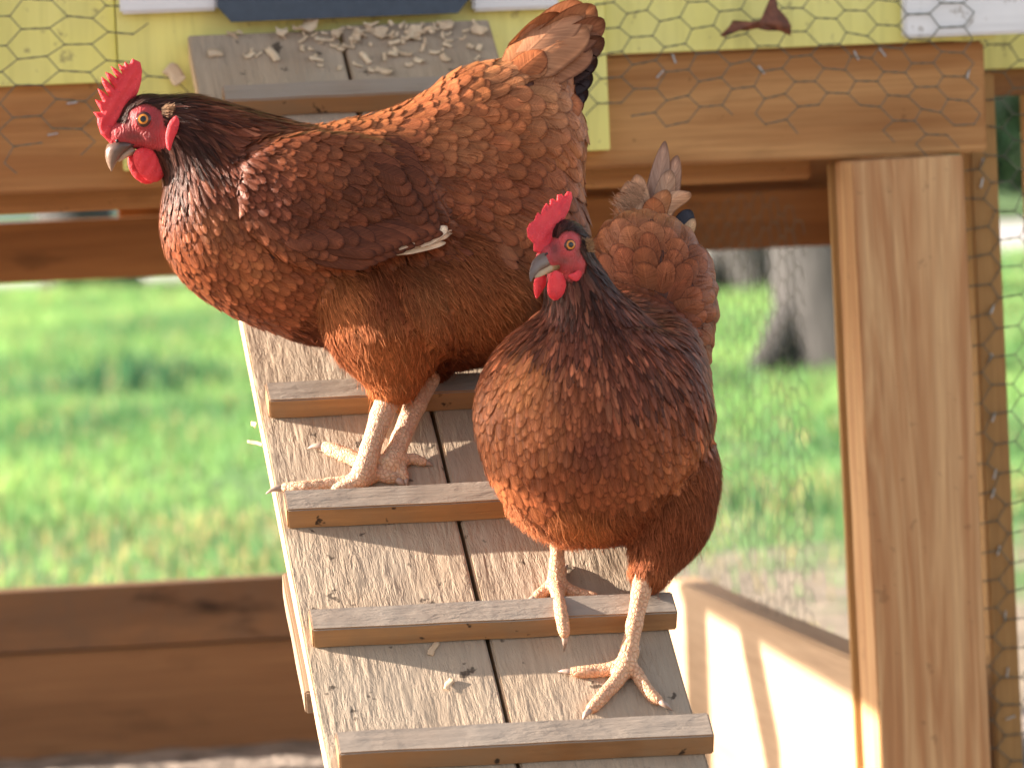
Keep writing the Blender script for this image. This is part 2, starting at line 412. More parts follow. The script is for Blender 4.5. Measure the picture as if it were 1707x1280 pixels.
glass = plain('dark_glass', (0.03, 0.035, 0.04), 0.1, var=0.1); whitep = paint('white_trim_paint', (0.80, 0.80, 0.82), axis='X')
for k, x in enumerate((-6.9, -4.6, -2.2)):
    f = cv('window', x - 0.5, x + 0.5, 34.94, 34.998, 1.0, 2.1, whitep, hs)
    g = cv('pane', x - 0.42, x + 0.42, 34.92, 34.938, 1.08, 2.02, glass, None); g.parent = f; g.matrix_parent_inverse = f.matrix_world.inverted(); bpy.context.view_layer.update(); g.matrix_parent_inverse = (Matrix.Translation(hs.location) @ f.matrix_basis).inverted()

# ================================================================ COOP
pine = wood('pine_beam', (0.54, 0.285, 0.11), (0.34, 0.145, 0.046), 'X', ring=22, rough=0.65, contrast=1.15, spots=0.35, stain=0.35)
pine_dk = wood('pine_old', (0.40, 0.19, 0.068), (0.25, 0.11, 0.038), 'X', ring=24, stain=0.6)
pine_v = wood('pine_post', (0.64, 0.40, 0.20), (0.44, 0.215, 0.092), 'Z', ring=62, rough=0.65, contrast=1.15, spots=0.25)
pine_v2 = wood('pine_stud', (0.47, 0.27, 0.10), (0.36, 0.19, 0.065), 'Z', ring=40)
yellow = paint('yellow_siding', (0.78, 0.73, 0.22), (0.76, 0.72, 0.32), 'Z', 0.55, 0.5)
bluegrey = plain('slate_door', (0.045, 0.065, 0.095), 0.6, var=0.15, scale=120, bump=0.3)
steel = plain('galvanised', (0.42, 0.44, 0.47), 0.35, 1.0, 0.15, 200)
B0 = 3.60
def ext(x0, y0, x1, y1, b):
    a0, z0 = az(x0, y1, b); a1, z1 = az(x1, y0, b)
    return a0, a1, z0, z1
coop = empty('chicken_coop', cw(0, B0, 0), 'yellow raised chicken coop on pine beams and posts with white trim', 'coop')
# front beam: pixel (0,138)-(1640,74) top, (0,330) bottom
a0, _ = az(-260, 200, B0); a1, _ = az(1641, 100, B0)
_, zt = az(0, 134, B0); _, zb = az(0, 331, B0); _, zt2 = az(1300, 82, B0); _, zb2 = az(1300, 262, B0)
BT, BB = (zt + zt2) / 2, (zb + zb2) / 2
fb = cbox('front_beam', -1.04, a1, B0, B0 + 0.038, BB, BT, pine, coop)
_, jb = az(0, 357, B0 + 0.1)
cbox('floor_joist', -1.04, a1 - 0.16, B0 + 0.06, B0 + 0.098, jb, jb + 0.085, pine, coop)
_, z0 = az(150, 466, 4.3); _, z1 = az(150, 366, 4.3)
cbox('rear_beam', -1.05, a1 + 0.02, 4.3, 4.338, z0, z1, pine_dk, coop)
_, zz = az(1100, 306, 4.32)
cbox('rear_joist', 0.02, a1 + 0.02, 4.342, 4.38, z1 - 0.03, BT - 0.01, pine_dk, coop)
cbox('side_joist', a1 - 0.036, a1 + 0.002, B0 + 0.101, 4.298, BB + 0.02, BT, pine, coop)
cbox('side_joist', -1.04, -1.0, B0 + 0.101, 4.68, BB + 0.05, BT, pine, coop)
cbox('coop_floor', -1.04, a1, B0 + 0.04, 4.40, BT + 0.002, BT + 0.014, pine, coop)
# walls: the outer siding either side and the projecting door panel
_, yb = az(100, 141, B0 - 0.01)
aL, _ = az(197, 100, B0 - 0.02); aR, _ = az(1010, 100, B0 - 0.02)
cbox('wall', -1.04, aL - 0.001, B0 - 0.012, B0 - 0.001, yb, 1.45, yellow, coop, bevel=0.001)
_, yb2 = az(1300, 80, B0 - 0.01)
a2, _ = az(1655, 60, B0)
cbox('wall', aR + 0.001, a2, B0 - 0.012, B0 - 0.001, yb2, 1.45, yellow, coop, bevel=0.001)
_, dz = az(1000, 249, B0 - 0.02); _, dzl = az(212, 287, B0 - 0.02)
cbox('door_panel', aL, aR, B0 - 0.026, B0 - 0.001, (dz + dzl) / 2, 1.45, yellow, coop, bevel=0.001)
cbox('side_wall', a1 - 0.014, a1 - 0.002, B0 + 0.01, 4.38, BT + 0.016, 1.45, yellow, coop, bevel=0.001)
cbox('side_wall', -1.04, -1.028, B0 + 0.01, 4.38, BT + 0.016, 1.45, yellow, coop, bevel=0.001)
cbox('rear_wall', -1.02, a1 - 0.04, 4.383, 4.395, BT + 0.016, 1.45, yellow, coop, bevel=0.001)
# white trim and slate sliding door above the ramp
def trim(x0, x1, yb, b, mat, name, z1=1.2, th=0.016):
    a0, _ = az(x0, yb, b); a1_, _ = az(x1, yb, b); _, z0 = az((x0 + x1) / 2, yb, b)
    return cbox(name, a0, a1_, b, b + th, z0, z1, mat, coop)
trim(200, 363, 21, B0 - 0.043, whitep, 'trim_board', 0.93); trim(788, 932, 17, B0 - 0.043, whitep, 'trim_board', 0.93)
trim(1508, 1800, 58, B0 - 0.029, whitep, 'trim_board', 1.30)
# sliding door with clipped corners
b = B0 - 0.052; a0d, zd = az(364, 38, b); a1d, _ = az(786, 36, b)
c = 0.012; zd2 = 0.93
pts = [(a0d, zd2), (a0d, zd + c * 1.2), (a0d + c, zd), (a1d - c, zd), (a1d, zd + c * 1.2), (a1d, zd2)]
V = [tuple(cw(a, bb, z)) for bb in (b, b + 0.008) for a, z in pts]
n = 6; F = [list(range(n))[::-1], list(range(n, 2 * n))] + [[i, (i + 1) % n, (i + 1) % n + n, i + n] for i in range(n)]
me = bpy.data.meshes.new('sliding_door'); me.from_pydata([Vector(v) - coop.location for v in V], [], F); me.materials.append(bluegrey)
o = bpy.data.objects.new('sliding_door', me); COL.objects.link(o); o.parent = coop
# small extension of the coop set back at the right corner
ae0 = a1 + 0.002; ae1 = az(1900, 90, 3.76)[0]
cbox('wall', ae0, ae1, 3.76, 3.772, az(1675, 115, 3.76)[1], 1.45, yellow, coop, bevel=0.001)
cbox('rear_beam', ae0, ae1, 3.78, 3.818, az(1675, 160, 3.78)[1], az(1675, 113, 3.78)[1], pine_dk, coop)
cbox('post', ae1 - 0.09, ae1, 3.82, 3.9, -0.05, az(1675, 160, 3.78)[1] + 0.02, pine_v, coop)
# roof
roof = cbox('roof', -1.25, a1 + 0.34, B0 - 0.16, 4.62, 1.45, 1.47, plain('coop_roofing', (0.12, 0.11, 0.10), 0.8), coop)
# rear side pieces seen right of the wall
a3, z3 = az(1645, 112, 4.3); a4, _ = az(1760, 112, 4.3)
# posts
ap0, _ = az(1414, 262, B0 - 0.05); ap1, _ = az(1607, 262, B0 - 0.05)
apw = (ap1 - ap0) * 0.965
post = cbox('post', ap0 + 0.008, ap0 + 0.008 + apw, B0 - 0.05, B0 + 0.036, -0.05, BB - 0.002, pine_v, coop, lean=-0.75, bevel=0.0016, wobble=0.0006)
ap2, _ = az(1383, 268, B0 + 0.05)
stud = cbox('stud', ap2 + 0.002, ap2 + 0.03, B0 + 0.040, B0 + 0.056, -0.05, BB - 0.004, pine_v2, coop, lean=-0.6)
ap3, _ = az(1600, 262, B0 + 0.09); ap4, _ = az(1640, 262, B0 + 0.09)
stud2 = cbox('stud', ap3 + 0.006, ap4 + 0.01, B0 + 0.06, B0 + 0.1, -0.05, BT - 0.03, pine_v2, coop, lean=-0.6)
a_, zlow = az(1680, 1188, B0 + 0.06)
cbox('post', -1.04, -0.95, B0 + 0.042, B0 + 0.13, -0.05, BB - 0.002, pine_v, coop)
cbox('post', -1.04, -0.96, 4.57, 4.65, az(240, 974, 4.6)[1] + 0.002, BT - 0.002, pine_v, coop)
cbox('post', a1 + 0.01, a1 + 0.09, 4.21, 4.298, -0.05, BB + 0.018, pine_v, coop)
# staples (a handful are in view)
def staple(px, py, b, ang, par=coop):
    c = hit(px, py, NN * b, NN) - NN * 0.001
    d = RR * math.cos(ang) + Vector((0, 0, 1)) * math.sin(ang)
    rot = Matrix((d, NN, d.cross(NN))).transposed()
    bm = bmesh.new()
    for off, sz in (((0, -0.0006, 0), (0.0095, 0.0012, 0.0013)), ((-0.0042, 0.0016, 0), (0.0012, 0.0034, 0.0012)), ((0.0042, 0.0016, 0), (0.0012, 0.0034, 0.0012))):
        r = bmesh.ops.create_cube(bm, size=1)
        for v in r['verts']: v.co = Vector((v.co.x * sz[0] + off[0], v.co.y * sz[1] + off[1], v.co.z * sz[2] + off[2]))
    me = bpy.data.meshes.new('staple'); bm.to_mesh(me); bm.free(); me.materials.append(steel)
    o = bpy.data.objects.new('staple', me); COL.objects.link(o); o.parent = par
    mw = rot.to_4x4(); mw.translation = c - par.location; o.matrix_basis = mw
for s in [(120, 172, 0.1), (88, 224, 0.15), (1123, 98, 1.9), (1100, 124, 0.8), (1269, 117, 2.2), (1427, 93, 2.0), (1471, 88, 2.2), (1613, 125, 1.3)]:
    staple(s[0], s[1], B0, s[2])
for s in [(1638, 272, 1.2), (1638, 305, 1.3), (1656, 515, 1.2), (1652, 597, 1.1), (1658, 695, 1.2), (1660, 790, 1.3), (1657, 822, 1.2), (1666, 917, 1.3), (1677, 1026, 1.4), (1681, 1120, 1.4), (1686, 1195, 0.3)]:
    staple(s[0] - 2, s[1], B0 + 0.059, s[2])

# ---------------------------------------------------------------- chicken wire
wire_m = plain('wire', (0.12, 0.125, 0.10), 0.55, 0.3, 0.3, 300)
def hexnet(name, p0, ex, ez, wa, hz, a, hh, keep, label, r=0.00055, jit=0.12, double=True, seed=1):
    """flat hexagon netting on plane p0 + ex*u + ez*v; a = half cell width, hh = row pitch"""
    R_ = random.Random(seed); nodes = {}
    def nd(i, j):
        k = (i, j)
        if k not in nodes:
            u = i * a / 2; v = j * hh / 2
            du = jit * a * (R_.random() - 0.5) + 0.35 * a * math.sin(v * 23 + u * 9 + seed); dv = jit * hh * (R_.random() - 0.5) + 0.3 * hh * math.sin(u * 17 + v * 6 + seed * 2)
            nodes[k] = (u + du, v + dv, 0.0012 * math.sin(u * 40 + v * 31))
        return nodes[k]
    segs = []; nx = int(wa / (1.5 * a)) + 1; nz = int(hz / hh) + 1
    nrm = ex.cross(ez)
    def P(q): return p0 + ex * q[0] + ez * q[1] + nrm * q[2]
    for cx in range(nx):
        for cz in range(nz):
            i = cx * 3; j = cz * 2 + (cx % 2)
            c = [(i + 2, j), (i + 1, j + 1), (i - 1, j + 1), (i - 2, j)]
            E = [(c[0], c[1], 0), (c[1], c[2], 1), (c[2], c[3], 0)]
            for s, e, tw in E:
                A_, B_ = nd(*s), nd(*e)
                if not keep((A_[0] + B_[0]) / 2, (A_[1] + B_[1]) / 2, R_): continue
                A3, B3 = P(A_), P(B_)
                if tw and double:
                    d = (B3 - A3); m = (A3 + B3) / 2; o = nrm * r * 0.9 + ez * r * 0.7
                    segs += [(A3 + o, m - o), (m - o, B3 + o), (A3 - o, m + o), (m + o, B3 - o)]
                else: segs.append((A3, B3))
    root = empty(name, p0, label, 'wire netting')
    V, F = tubes(segs, r)
    npobj('netting', root, V, F, mats=[wire_m])
    root2 = bpy.data.objects[root.name]
    return root2
EZ = Vector((0, 0, 1))
bw = B0 - 0.036
# left front: x -40..300, ragged lower edge near y 285
a0, z0 = az(-70, 330, bw); a1_, z1_ = az(330, -50, bw)
def keepL(u, v, R_):
    p = cw(a0 + u, bw, z0 + v); q = proj(p); lim = 262 + 26 * math.sin(q[0] * 0.05)
    if q[1] > lim: return False
    if q[1] > lim - 30 and R_.random() < 0.35: return False
    edge = 185 if q[1] < 40 else (215 if q[1] < 110 else 268)
    if q[0] > edge and R_.random() < 0.8: return False
    return q[0] < edge + 40
def proj(p):
    d = p - CAM; z = d.dot(FW); return (CX + FPX * d.dot(RT) / z, CY - FPX * d.dot(UP) / z)
hexnet('wire_netting', cw(a0, bw, z0), RR, EZ, a1_ - a0, z1_ - z0, 0.0246, 0.0262, keepL, 'torn chicken wire stapled over the yellow wall and beam at the left', seed=3)
a0r, z0r = az(960, 290, bw + 0.004); a1r, z1r = az(1650, -50, bw + 0.004)
def keepR(u, v, R_):
    q = proj(cw(a0r + u, bw, z0r + v)); x, y = q
    lim = 205 + 8 * math.sin(x * 0.03) + (40 if x > 1440 else 0)
    if y > lim: return False
    if y > lim - 26 and R_.random() < 0.3: return False
    return 985 < x < 1640
hexnet('wire_netting', cw(a0r, bw + 0.004, z0r), RR, EZ, a1r - a0r, z1r - z0r, 0.0205, 0.0235, keepR, 'chicken wire stapled over the yellow wall and beam right of the big hen', seed=5)
a0s, z0s = az(1600, 1330, B0 + 0.056); a1s, z1s = az(1760, 60, B0 + 0.056)
hexnet('wire_netting', cw(a0s, B0 + 0.056, z0s), RR, EZ, a1s - a0s + 0.15, z1s - z0s, 0.0205, 0.0275, lambda u, v, R_: True, 'chicken wire panel running down the right edge behind the tall post', seed=8)

# ================================================================ RUN: base boards, side netting
_, rt = az(240, 974, 4.6)
board_m = wood('base_board', (0.34, 0.17, 0.075), (0.20, 0.092, 0.04), 'X', ring=18, stain=0.95, weather=(0.17, 0.10, 0.06))
board_m2 = wood('base_board_new', (0.34, 0.17, 0.075), (0.25, 0.12, 0.052), 'X', ring=14, stain=0.3)
ztop = rt
zmid = az(240, 1078, 4.6)[1]
c1 = hit(1108, 962, Vector((0, 0, ztop)), EZ); c2 = hit(1445, 1108, Vector((0, 0, ztop)), EZ)
ac = c1.dot(RR)
o = cbox('base_board', -2.4, ac + 0.02, 4.6, 4.638, zmid + 0.001, ztop, board_m, None, wobble=0.001)
tag(o, 'upper dark stained board of the low wall behind the ramp', 'board', 'boards of the low run wall')
o = cbox('base_board', -2.4, ac + 0.02, 4.597, 4.637, -0.03, zmid - 0.001, board_m2, None, wobble=0.001)
tag(o, 'lower wide brown board of the low wall behind the ramp on the dirt', 'board', 'boards of the low run wall')
d = (c2 - c1); d.z = 0; L0 = d.length; d.normalize(); c3 = c1 + d * (L0 + 0.06)
side_m = wood('side_board', (0.52, 0.36, 0.23), (0.38, 0.24, 0.14), 'X', ring=16, contrast=0.6)
nrm = Vector((0, 0, 1)).cross(d).normalized()        # points to +x side
if nrm.x < 0: nrm = -nrm
mid = (c1 + c3) / 2
rot = Matrix((d, nrm if d.cross(nrm).z > 0 else -nrm, EZ)).transposed()
o = box('base_board', Vector((mid.x, mid.y, (ztop - 0.03) / 2)) + nrm * 0.02, ((c3 - c1).length, 0.038, ztop + 0.03), side_m, rot, wobble=0.001)
tag(o, 'sunlit pale wide board running from the corner toward the post', 'board', 'boards of the low run wall')
# unseen rail on two posts, added left of the view to shade the smaller hen
rr_ = empty('shade_rail', (-1.1, 2.5, 0), 'added board rail on two posts, unseen at the left, shading the smaller hen', 'rail')
cv('shade_board', -1.12, -1.082, 1.95, 3.12, 0.835, 1.055, board_m2, rr_)
cv('post', -1.20, -1.121, 1.98, 2.06, -0.05, 1.08, pine_v, rr_); cv('post', -1.20, -1.121, 2.42, 2.50, -0.05, 1.08, pine_v, rr_)
# fine netting above it and above the back boards
sn = c1 + nrm * 0.02; sn.z = ztop
hexnet('wire_netting', sn, d, EZ, (c3 - c1).length - 0.3, 0.44, 0.0195, 0.0245, lambda u, v, R_: True, 'blurred chicken wire above the sunlit side board', r=0.00045, double=False, seed=12)
# ================================================================ RAMP
DB, DT = 2.858, 3.521
bl = W(540, 1240, DB); tl = W(316, 80, DT)
vdir = (bl - tl).normalized()                                    # down the slope
uyaw = math.radians(3.0)
udir = Vector((math.cos(uyaw), math.sin(uyaw), 0)); udir.normalize()
RW = 0.279
nrmR = udir.cross(-vdir).normalized()
if nrmR.z < 0: nrmR = -nrmR
def rp(u, v, h=0.0): return tl + udir * u + vdir * v + nrmR * h
def ruv(px, py, h=0.0):
    """ramp coordinates of a photo pixel on the plane h above the boards"""
    p = hit(px, py, tl + nrmR * h, nrmR) - tl - nrmR * h
    # solve p = u*udir + v*vdir
    c = udir.dot(vdir); a_, b_ = p.dot(udir), p.dot(vdir); k = 1 - c * c
    return (a_ - c * b_) / k, (b_ - c * a_) / k
vb = -tl.z / vdir.z                                              # reaches the ground
ramp = empty('chicken_ramp', rp(RW / 2, vb), 'weathered two board ramp with nailed cleats leading up to the coop door', 'ramp')
plank_m = wood('ramp_plank', (0.45, 0.335, 0.235), (0.27, 0.19, 0.13), 'X', ring=20, contrast=0.7, rough=0.85, rough_sawn=0.0015, weather=(0.36, 0.285, 0.215), spots=0.8, stain=0.3)
brace_m = wood('brace_wood', (0.42, 0.30, 0.21), (0.30, 0.2, 0.13), 'X', ring=20)
edge_m = wood('plank_edge', (0.62, 0.45, 0.30), (0.50, 0.34, 0.2), 'X', ring=20, contrast=0.6)
cleat_top = wood('cleat_top', (0.33, 0.255, 0.20), (0.22, 0.165, 0.125), 'X', ring=30, contrast=0.6, rough=0.85, rough_sawn=0.0008, knots=False, weather=(0.29, 0.24, 0.20))
cleat_front = wood('cleat_front', (0.46, 0.24, 0.095), (0.32, 0.15, 0.055), 'X', ring=34, rough=0.7, spots=0.95, stain=0.35, weather=(0.25, 0.16, 0.09))
def skewbox(name, u0, u1, v0, v1, h0, h1, mat, mat2=None, axis='v', bevel=0.0015, wob=0.0008, front_faces=()):
    """board in the (slightly skewed) ramp frame; its object's local X runs along the grain"""
    gx = vdir if axis == 'v' else udir
    gy = nrmR.cross(gx)
    c = rp((u0 + u1) / 2, (v0 + v1) / 2, (h0 + h1) / 2)
    rot = Matrix((gx, gy, nrmR)).transposed(); inv = rot.inverted()
    bm = bmesh.new(); vs = {}
    nseg = 24
    def pt(u, v, h): return inv @ (rp(u, v, h) - c)
    from mathutils import noise
    sd = Vector((rnd.random() * 60, 0, 0))
    L = []
    for i in range(nseg + 1):
        t = i / nseg
        if axis == 'v':
            ring = [pt(u, v0 + (v1 - v0) * t, h) for u, h in ((u0, h0), (u1, h0), (u1, h1), (u0, h1))]
        else:
            ring = [pt(u0 + (u1 - u0) * t, v, h) for v, h in ((v0, h0), (v1, h0), (v1, h1), (v0, h1))]
        L.append([bm.verts.new(p + noise.noise_vector(p * 22 + sd) * wob) for p in ring])
    for i in range(nseg):
        for k in range(4):
            bm.faces.new((L[i][k], L[i][(k + 1) % 4], L[i + 1][(k + 1) % 4], L[i + 1][k]))
    bm.faces.new(L[0][::-1]); bm.faces.new(L[-1])
    bmesh.ops.recalc_face_normals(bm, faces=bm.faces)
    long = [e for e in bm.edges if len(e.link_faces) == 2 and e.calc_face_angle(0) > 1.0]
    bmesh.ops.bevel(bm, geom=long, offset=bevel, segments=2, affect='EDGES')
    me = bpy.data.meshes.new(name); bm.to_mesh(me); bm.free()
    me.materials.append(mat)
    if mat2: me.materials.append(mat2)
    for p in me.polygons:
        p.use_smooth = True
        if mat2 and abs(p.normal.z) < 0.7: p.material_index = 1
    me.set_sharp_from_angle(angle=math.radians(40))
    o = bpy.data.objects.new(name, me); COL.objects.link(o); o.parent = ramp
    mw = rot.to_4x4(); mw.translation = c - ramp.location; o.matrix_basis = mw
    return o
TH = 0.030
gap_u = ruv(770, 890)[0]
skewbox('plank', 0.0, gap_u - 0.0016, -0.02, vb - 0.02, -TH, 0, plank_m, edge_m)
skewbox('plank', gap_u + 0.0016, RW, -0.026, vb - 0.02, -TH, 0, plank_m, edge_m)
skewbox('gap_filler', gap_u - 0.025, gap_u + 0.025, 0.0, vb - 0.05, -TH - 0.018, -TH - 0.0006, edge_m)  # strip added under the board gap to keep it dark
CT, CWD = 0.0205, 0.024
cl = []
for (px, py) in ((435, 700), (475, 883), (513, 1082), (551, 1289)):
    cl.append(ruv(px, py)[1])
step = (cl[3] - cl[0]) / 3
vs_ = [ruv(365, 199)[1]] + [cl[0] - step * 2 + 0.0, cl[0] - step] + cl + [cl[3] + step, cl[3] + 2 * step]
for k, v in enumerate(vs_):
    e0 = 0.006 + rnd.uniform(-.002, .002); e1 = RW + 0.006
    if k == 0: e0 = 0.02
    o = skewbox('cleat', e0, e1, v - CWD, v, 0.0004, CT, cleat_top, cleat_front, 'u', bevel=0.0012)
# the mitred brace seen under the left edge and legs below
skewbox('brace', -0.004, 0.018, ruv(462, 905)[1], ruv(500, 1075)[1] + 0.02, -0.056, -TH - 0.001, brace_m, None, 'v')
skewbox('brace', 0.03, RW - 0.03, ruv(500, 1075)[1] - 0.03, ruv(500, 1075)[1] + 0.01, -0.049, -TH - 0.001, edge_m, None, 'u')
# splintered straw end hanging at the left edge
straw_m = plain('straw', (0.66, 0.47, 0.25), 0.6, var=0.3, scale=200)
shav_m = None
def shaving_mat():
    m, t, p = new_mat('wood_shaving'); b = NB(t); co = b.coords()
    n = b.noise(b.scale(co, (0.2, 1, 1)), 300.0, 3.0); oi = b.n('ObjectInfo').outputs['Random']
    c = b.mix(b.mapr(n, 0.3, 0.7), (0.86, 0.70, 0.50), (0.70, 0.52, 0.34))
    c = b.mix(b.math('MULTIPLY', oi, 0.45), c, (0.50, 0.33, 0.20))
    b.l(c, p.inputs['Base Color']); p.inputs['Roughness'].default_value = 0.7
    tr = b.n('BsdfTranslucent'); b.l(c, tr.inputs[0]); ms = b.n('MixShader'); ms.inputs[0].default_value = 0.2
    b.l(p.outputs[0], ms.inputs[1]); b.l(tr.outputs[0], ms.inputs[2]); b.l(ms.outputs[0], t.nodes['Material Output'].inputs[0])
    return m
SHM = shaving_mat()
def shaving(name, loc, nrm, ln, wd, curl, ang, label, group, thick=0.0006):
    """a thin curled flake of wood lying on a surface"""
    nu, nv = 9, 4; V = []
    ph = rnd.random() * 3
    for side in (0, 1):
        for i in range(nu):
            t = i / (nu - 1) - 0.5
            ww = wd * (1 - 1.1 * abs(t) ** 3 * (1 + rnd.random())) * (0.85 + 0.3 * rnd.random())
            for j in range(nv):
                s = j / (nv - 1) - 0.5
                a = t * curl
                x = math.sin(a) / max(curl, 0.01) * ln; z = (1 - math.cos(a)) / max(curl, 0.01) * ln
                V.append((x, s * ww + 0.08 * wd * math.sin(t * 7 + ph), z * 0.7 + 0.08 * wd * math.sin(s * 3 + t * 4 + ph) + 0.09 * wd + side * thick))
    Q = []
    n = nu * nv
    for i in range(nu - 1):
        for j in range(nv - 1):
            k = i * nv + j
            Q.append((k, k + 1, k + nv + 1, k + nv)); Q.append((n + k, n + k + nv, n + k + nv + 1, n + k + 1))
    rim = [(i * nv) for i in range(nu)] + [(nu - 1) * nv + j for j in range(1, nv)] + [i * nv + nv - 1 for i in range(nu - 2, -1, -1)] + list(range(nv - 2, 0, -1))
    for a, b in zip(rim, rim[1:] + rim[:1]): Q.append((a, b, b + n, a + n))
    me = npmesh(name, V, Q, mats=[SHM], smooth=True)
    o = bpy.data.objects.new(name, me); COL.objects.link(o)
    nrm = Vector(nrm).normalized(); x = nrm.orthogonal().normalized(); x = Matrix.Rotation(ang, 3, nrm) @ x
    mw = Matrix((x, nrm.cross(x), nrm)).transposed().to_4x4(); mw.translation = loc; o.matrix_world = mw
    tag(o, label, 'shaving', group)
    return o
SG = 'wood shavings scattered at the top of the ramp'
big = [(358, 90, .013, .010), (395, 152, .016, .005), (428, 150, .018, .006), (640, 120, .016, .006), (622, 118, .010, .006), (594, 68, .014, .009), (455, 92, .022, .007), (610, 98, .016, .005), (700, 103, .013, .005), (742, 98, .011, .006), (678, 92, .013, .005), (528, 100, .012, .005), (415, 94, .012, .006), (655, 92, .008, .009), (560, 62, .011, .008), (515, 50, .020, .014), (686, 40, .02, .012), (745, 45, .012, .012), (800, 55, .016, .01), (470, 60, .012, .01), (630, 40, .014, .011)]
BIGL = {0: 'square pale shaving lying alone near the upper left corner of the ramp', 1: 'leftmost curled sliver resting against the top cleat of the ramp', 2: 'long pale shaving leaning on the top cleat just behind the big hen\'s neck',
        3: 'bent pale shaving lowest on the ramp top right of the board gap', 5: 'upright broad shaving just under the middle of the slate door', 6: 'long thin shaving left of the board gap on the ramp top', 9: 'rightmost low pale shaving near the back of the big hen', 15: 'broad tan flake heaped against the slate door above the ramp', 16: 'large crumpled shaving heaped under the slate door right of centre'}
pts = [(x, y, l * 1.1, w_) for x, y, l, w_ in big]
while len(pts) < 108:
    x = rnd.gauss(590, 125); y = 38 + abs(rnd.gauss(0, 28)) + (8 if x < 470 else 0)
    if 352 < x < 815 and 38 < y < 138: pts.append((x, y, rnd.uniform(.005, .013), rnd.uniform(.002, .005)))
for i, (x, y, l, w_) in enumerate(pts):
    u, v = ruv(x, y, 0.001)
    if v < -0.02: v = rnd.uniform(-0.018, 0.0)
    lay = 0.0005 + 0.0012 * (i % 4) * (1 if y < 75 else 0.15)
    shaving('wood_shaving', rp(min(u, RW - .008), v, lay), nrmR + Vector((rnd.uniform(-.25, .25), rnd.uniform(-.25, .1), 0)), l, w_, rnd.choice([0.3, 0.8, 1.6, 2.2]), rnd.random() * 6.28,
            BIGL.get(i) or 'pale curled wood shaving lying among others on the ramp top below the slate door', SG)
for (x, y, l, w_, s) in ((748, 1140, .012, .005, 'small pale shaving lying alone on the lowest visible ramp boards'), (722, 1081, .015, .005, 'flat brownish flake tucked under the cleat by the left board')):
    u, v = ruv(x, y, 0.001); shaving('wood_shaving', rp(u, v, 0.0004), nrmR, l, w_, 0.4, 0.3, s, None)
# shaving stuck at the yellow wall beside the ramp top
b_ = B0 - 0.03
o = shaving('wood_shaving', hit(293, 126, NN * (B0 - 0.034), NN), (-0.2, -1, 0.3), .022, .014, 1.3, 1.5, 'broad pale shaving wedged left of the ramp top against the yellow wall', None)
o = shaving('wood_shaving', rp(-0.004, ruv(425, 690)[1], -0.012), (-1, -0.3, 0.2), .016, .004, 1.2, 0.7, 'thin pale splinter curled off the left ramp edge above the upper cleat', None)
o = shaving('wood_shaving', rp(-0.006, ruv(428, 714)[1], -0.016), (-0.6, -1, 0.2), .016, .003, 0.9, 2.2, 'forked splinter hanging from the left ramp edge beside the cleat', None)
# dried leaf caught in the wire
leafm = plain('dry_leaf', (0.16, 0.055, 0.03), 0.7, var=0.5, scale=120, bump=0.8)
def leaf_piece(name, outline, b, par=None):
    root = None
    V = []; n = len(outline)
    c = (sum(p[0] for p in outline) / n, sum(p[1] for p in outline) / n)
    rings_ = [1.0, 0.66, 0.33]
    for s in rings_:
        for k, (x, y) in enumerate(outline):
            px = c[0] + (x - c[0]) * s; py = c[1] + (y - c[1]) * s
            V.append(hit(px, py, NN * (b - 0.004 * math.sin(k * 1.9) * s - 0.004 * (1 - s)), NN))
    V.append(hit(c[0], c[1], NN * (b - 0.005), NN))
    Q = [(r * n + k, r * n + (k + 1) % n, (r + 1) * n + (k + 1) % n, (r + 1) * n + k) for r in range(2) for k in range(n)]
    T = [(2 * n + k, 2 * n + (k + 1) % n, 3 * n) for k in range(n)]
    V = [tuple(v) for v in V]; m = len(V)
    V2 = V + [tuple(Vector(v) + NN * 0.0006) for v in V]
    Q2 = Q + [tuple(i + m for i in q[::-1]) for q in Q] + [((k + 1) % n, k, k + m, (k + 1) % n + m) for k in range(n)]
    T2 = T + [tuple(i + m for i in q[::-1]) for q in T]
    return npobj(name, par, V2, Q2, T2, mats=[leafm])
lf = leaf_piece('dried_leaf', [(1200, 60), (1216, 44), (1222, 34), (1245, 38), (1268, 34), (1283, 30), (1289, 14), (1284, -4), (1294, -2), (1297, 14), (1312, 30), (1319, 44), (1318, 60), (1300, 52), (1280, 52), (1262, 48), (1244, 52), (1222, 50), (1208, 62)], B0 - 0.046)
tag(lf, 'dark brown curled dried leaf caught in the wire above the right beam', 'leaf')
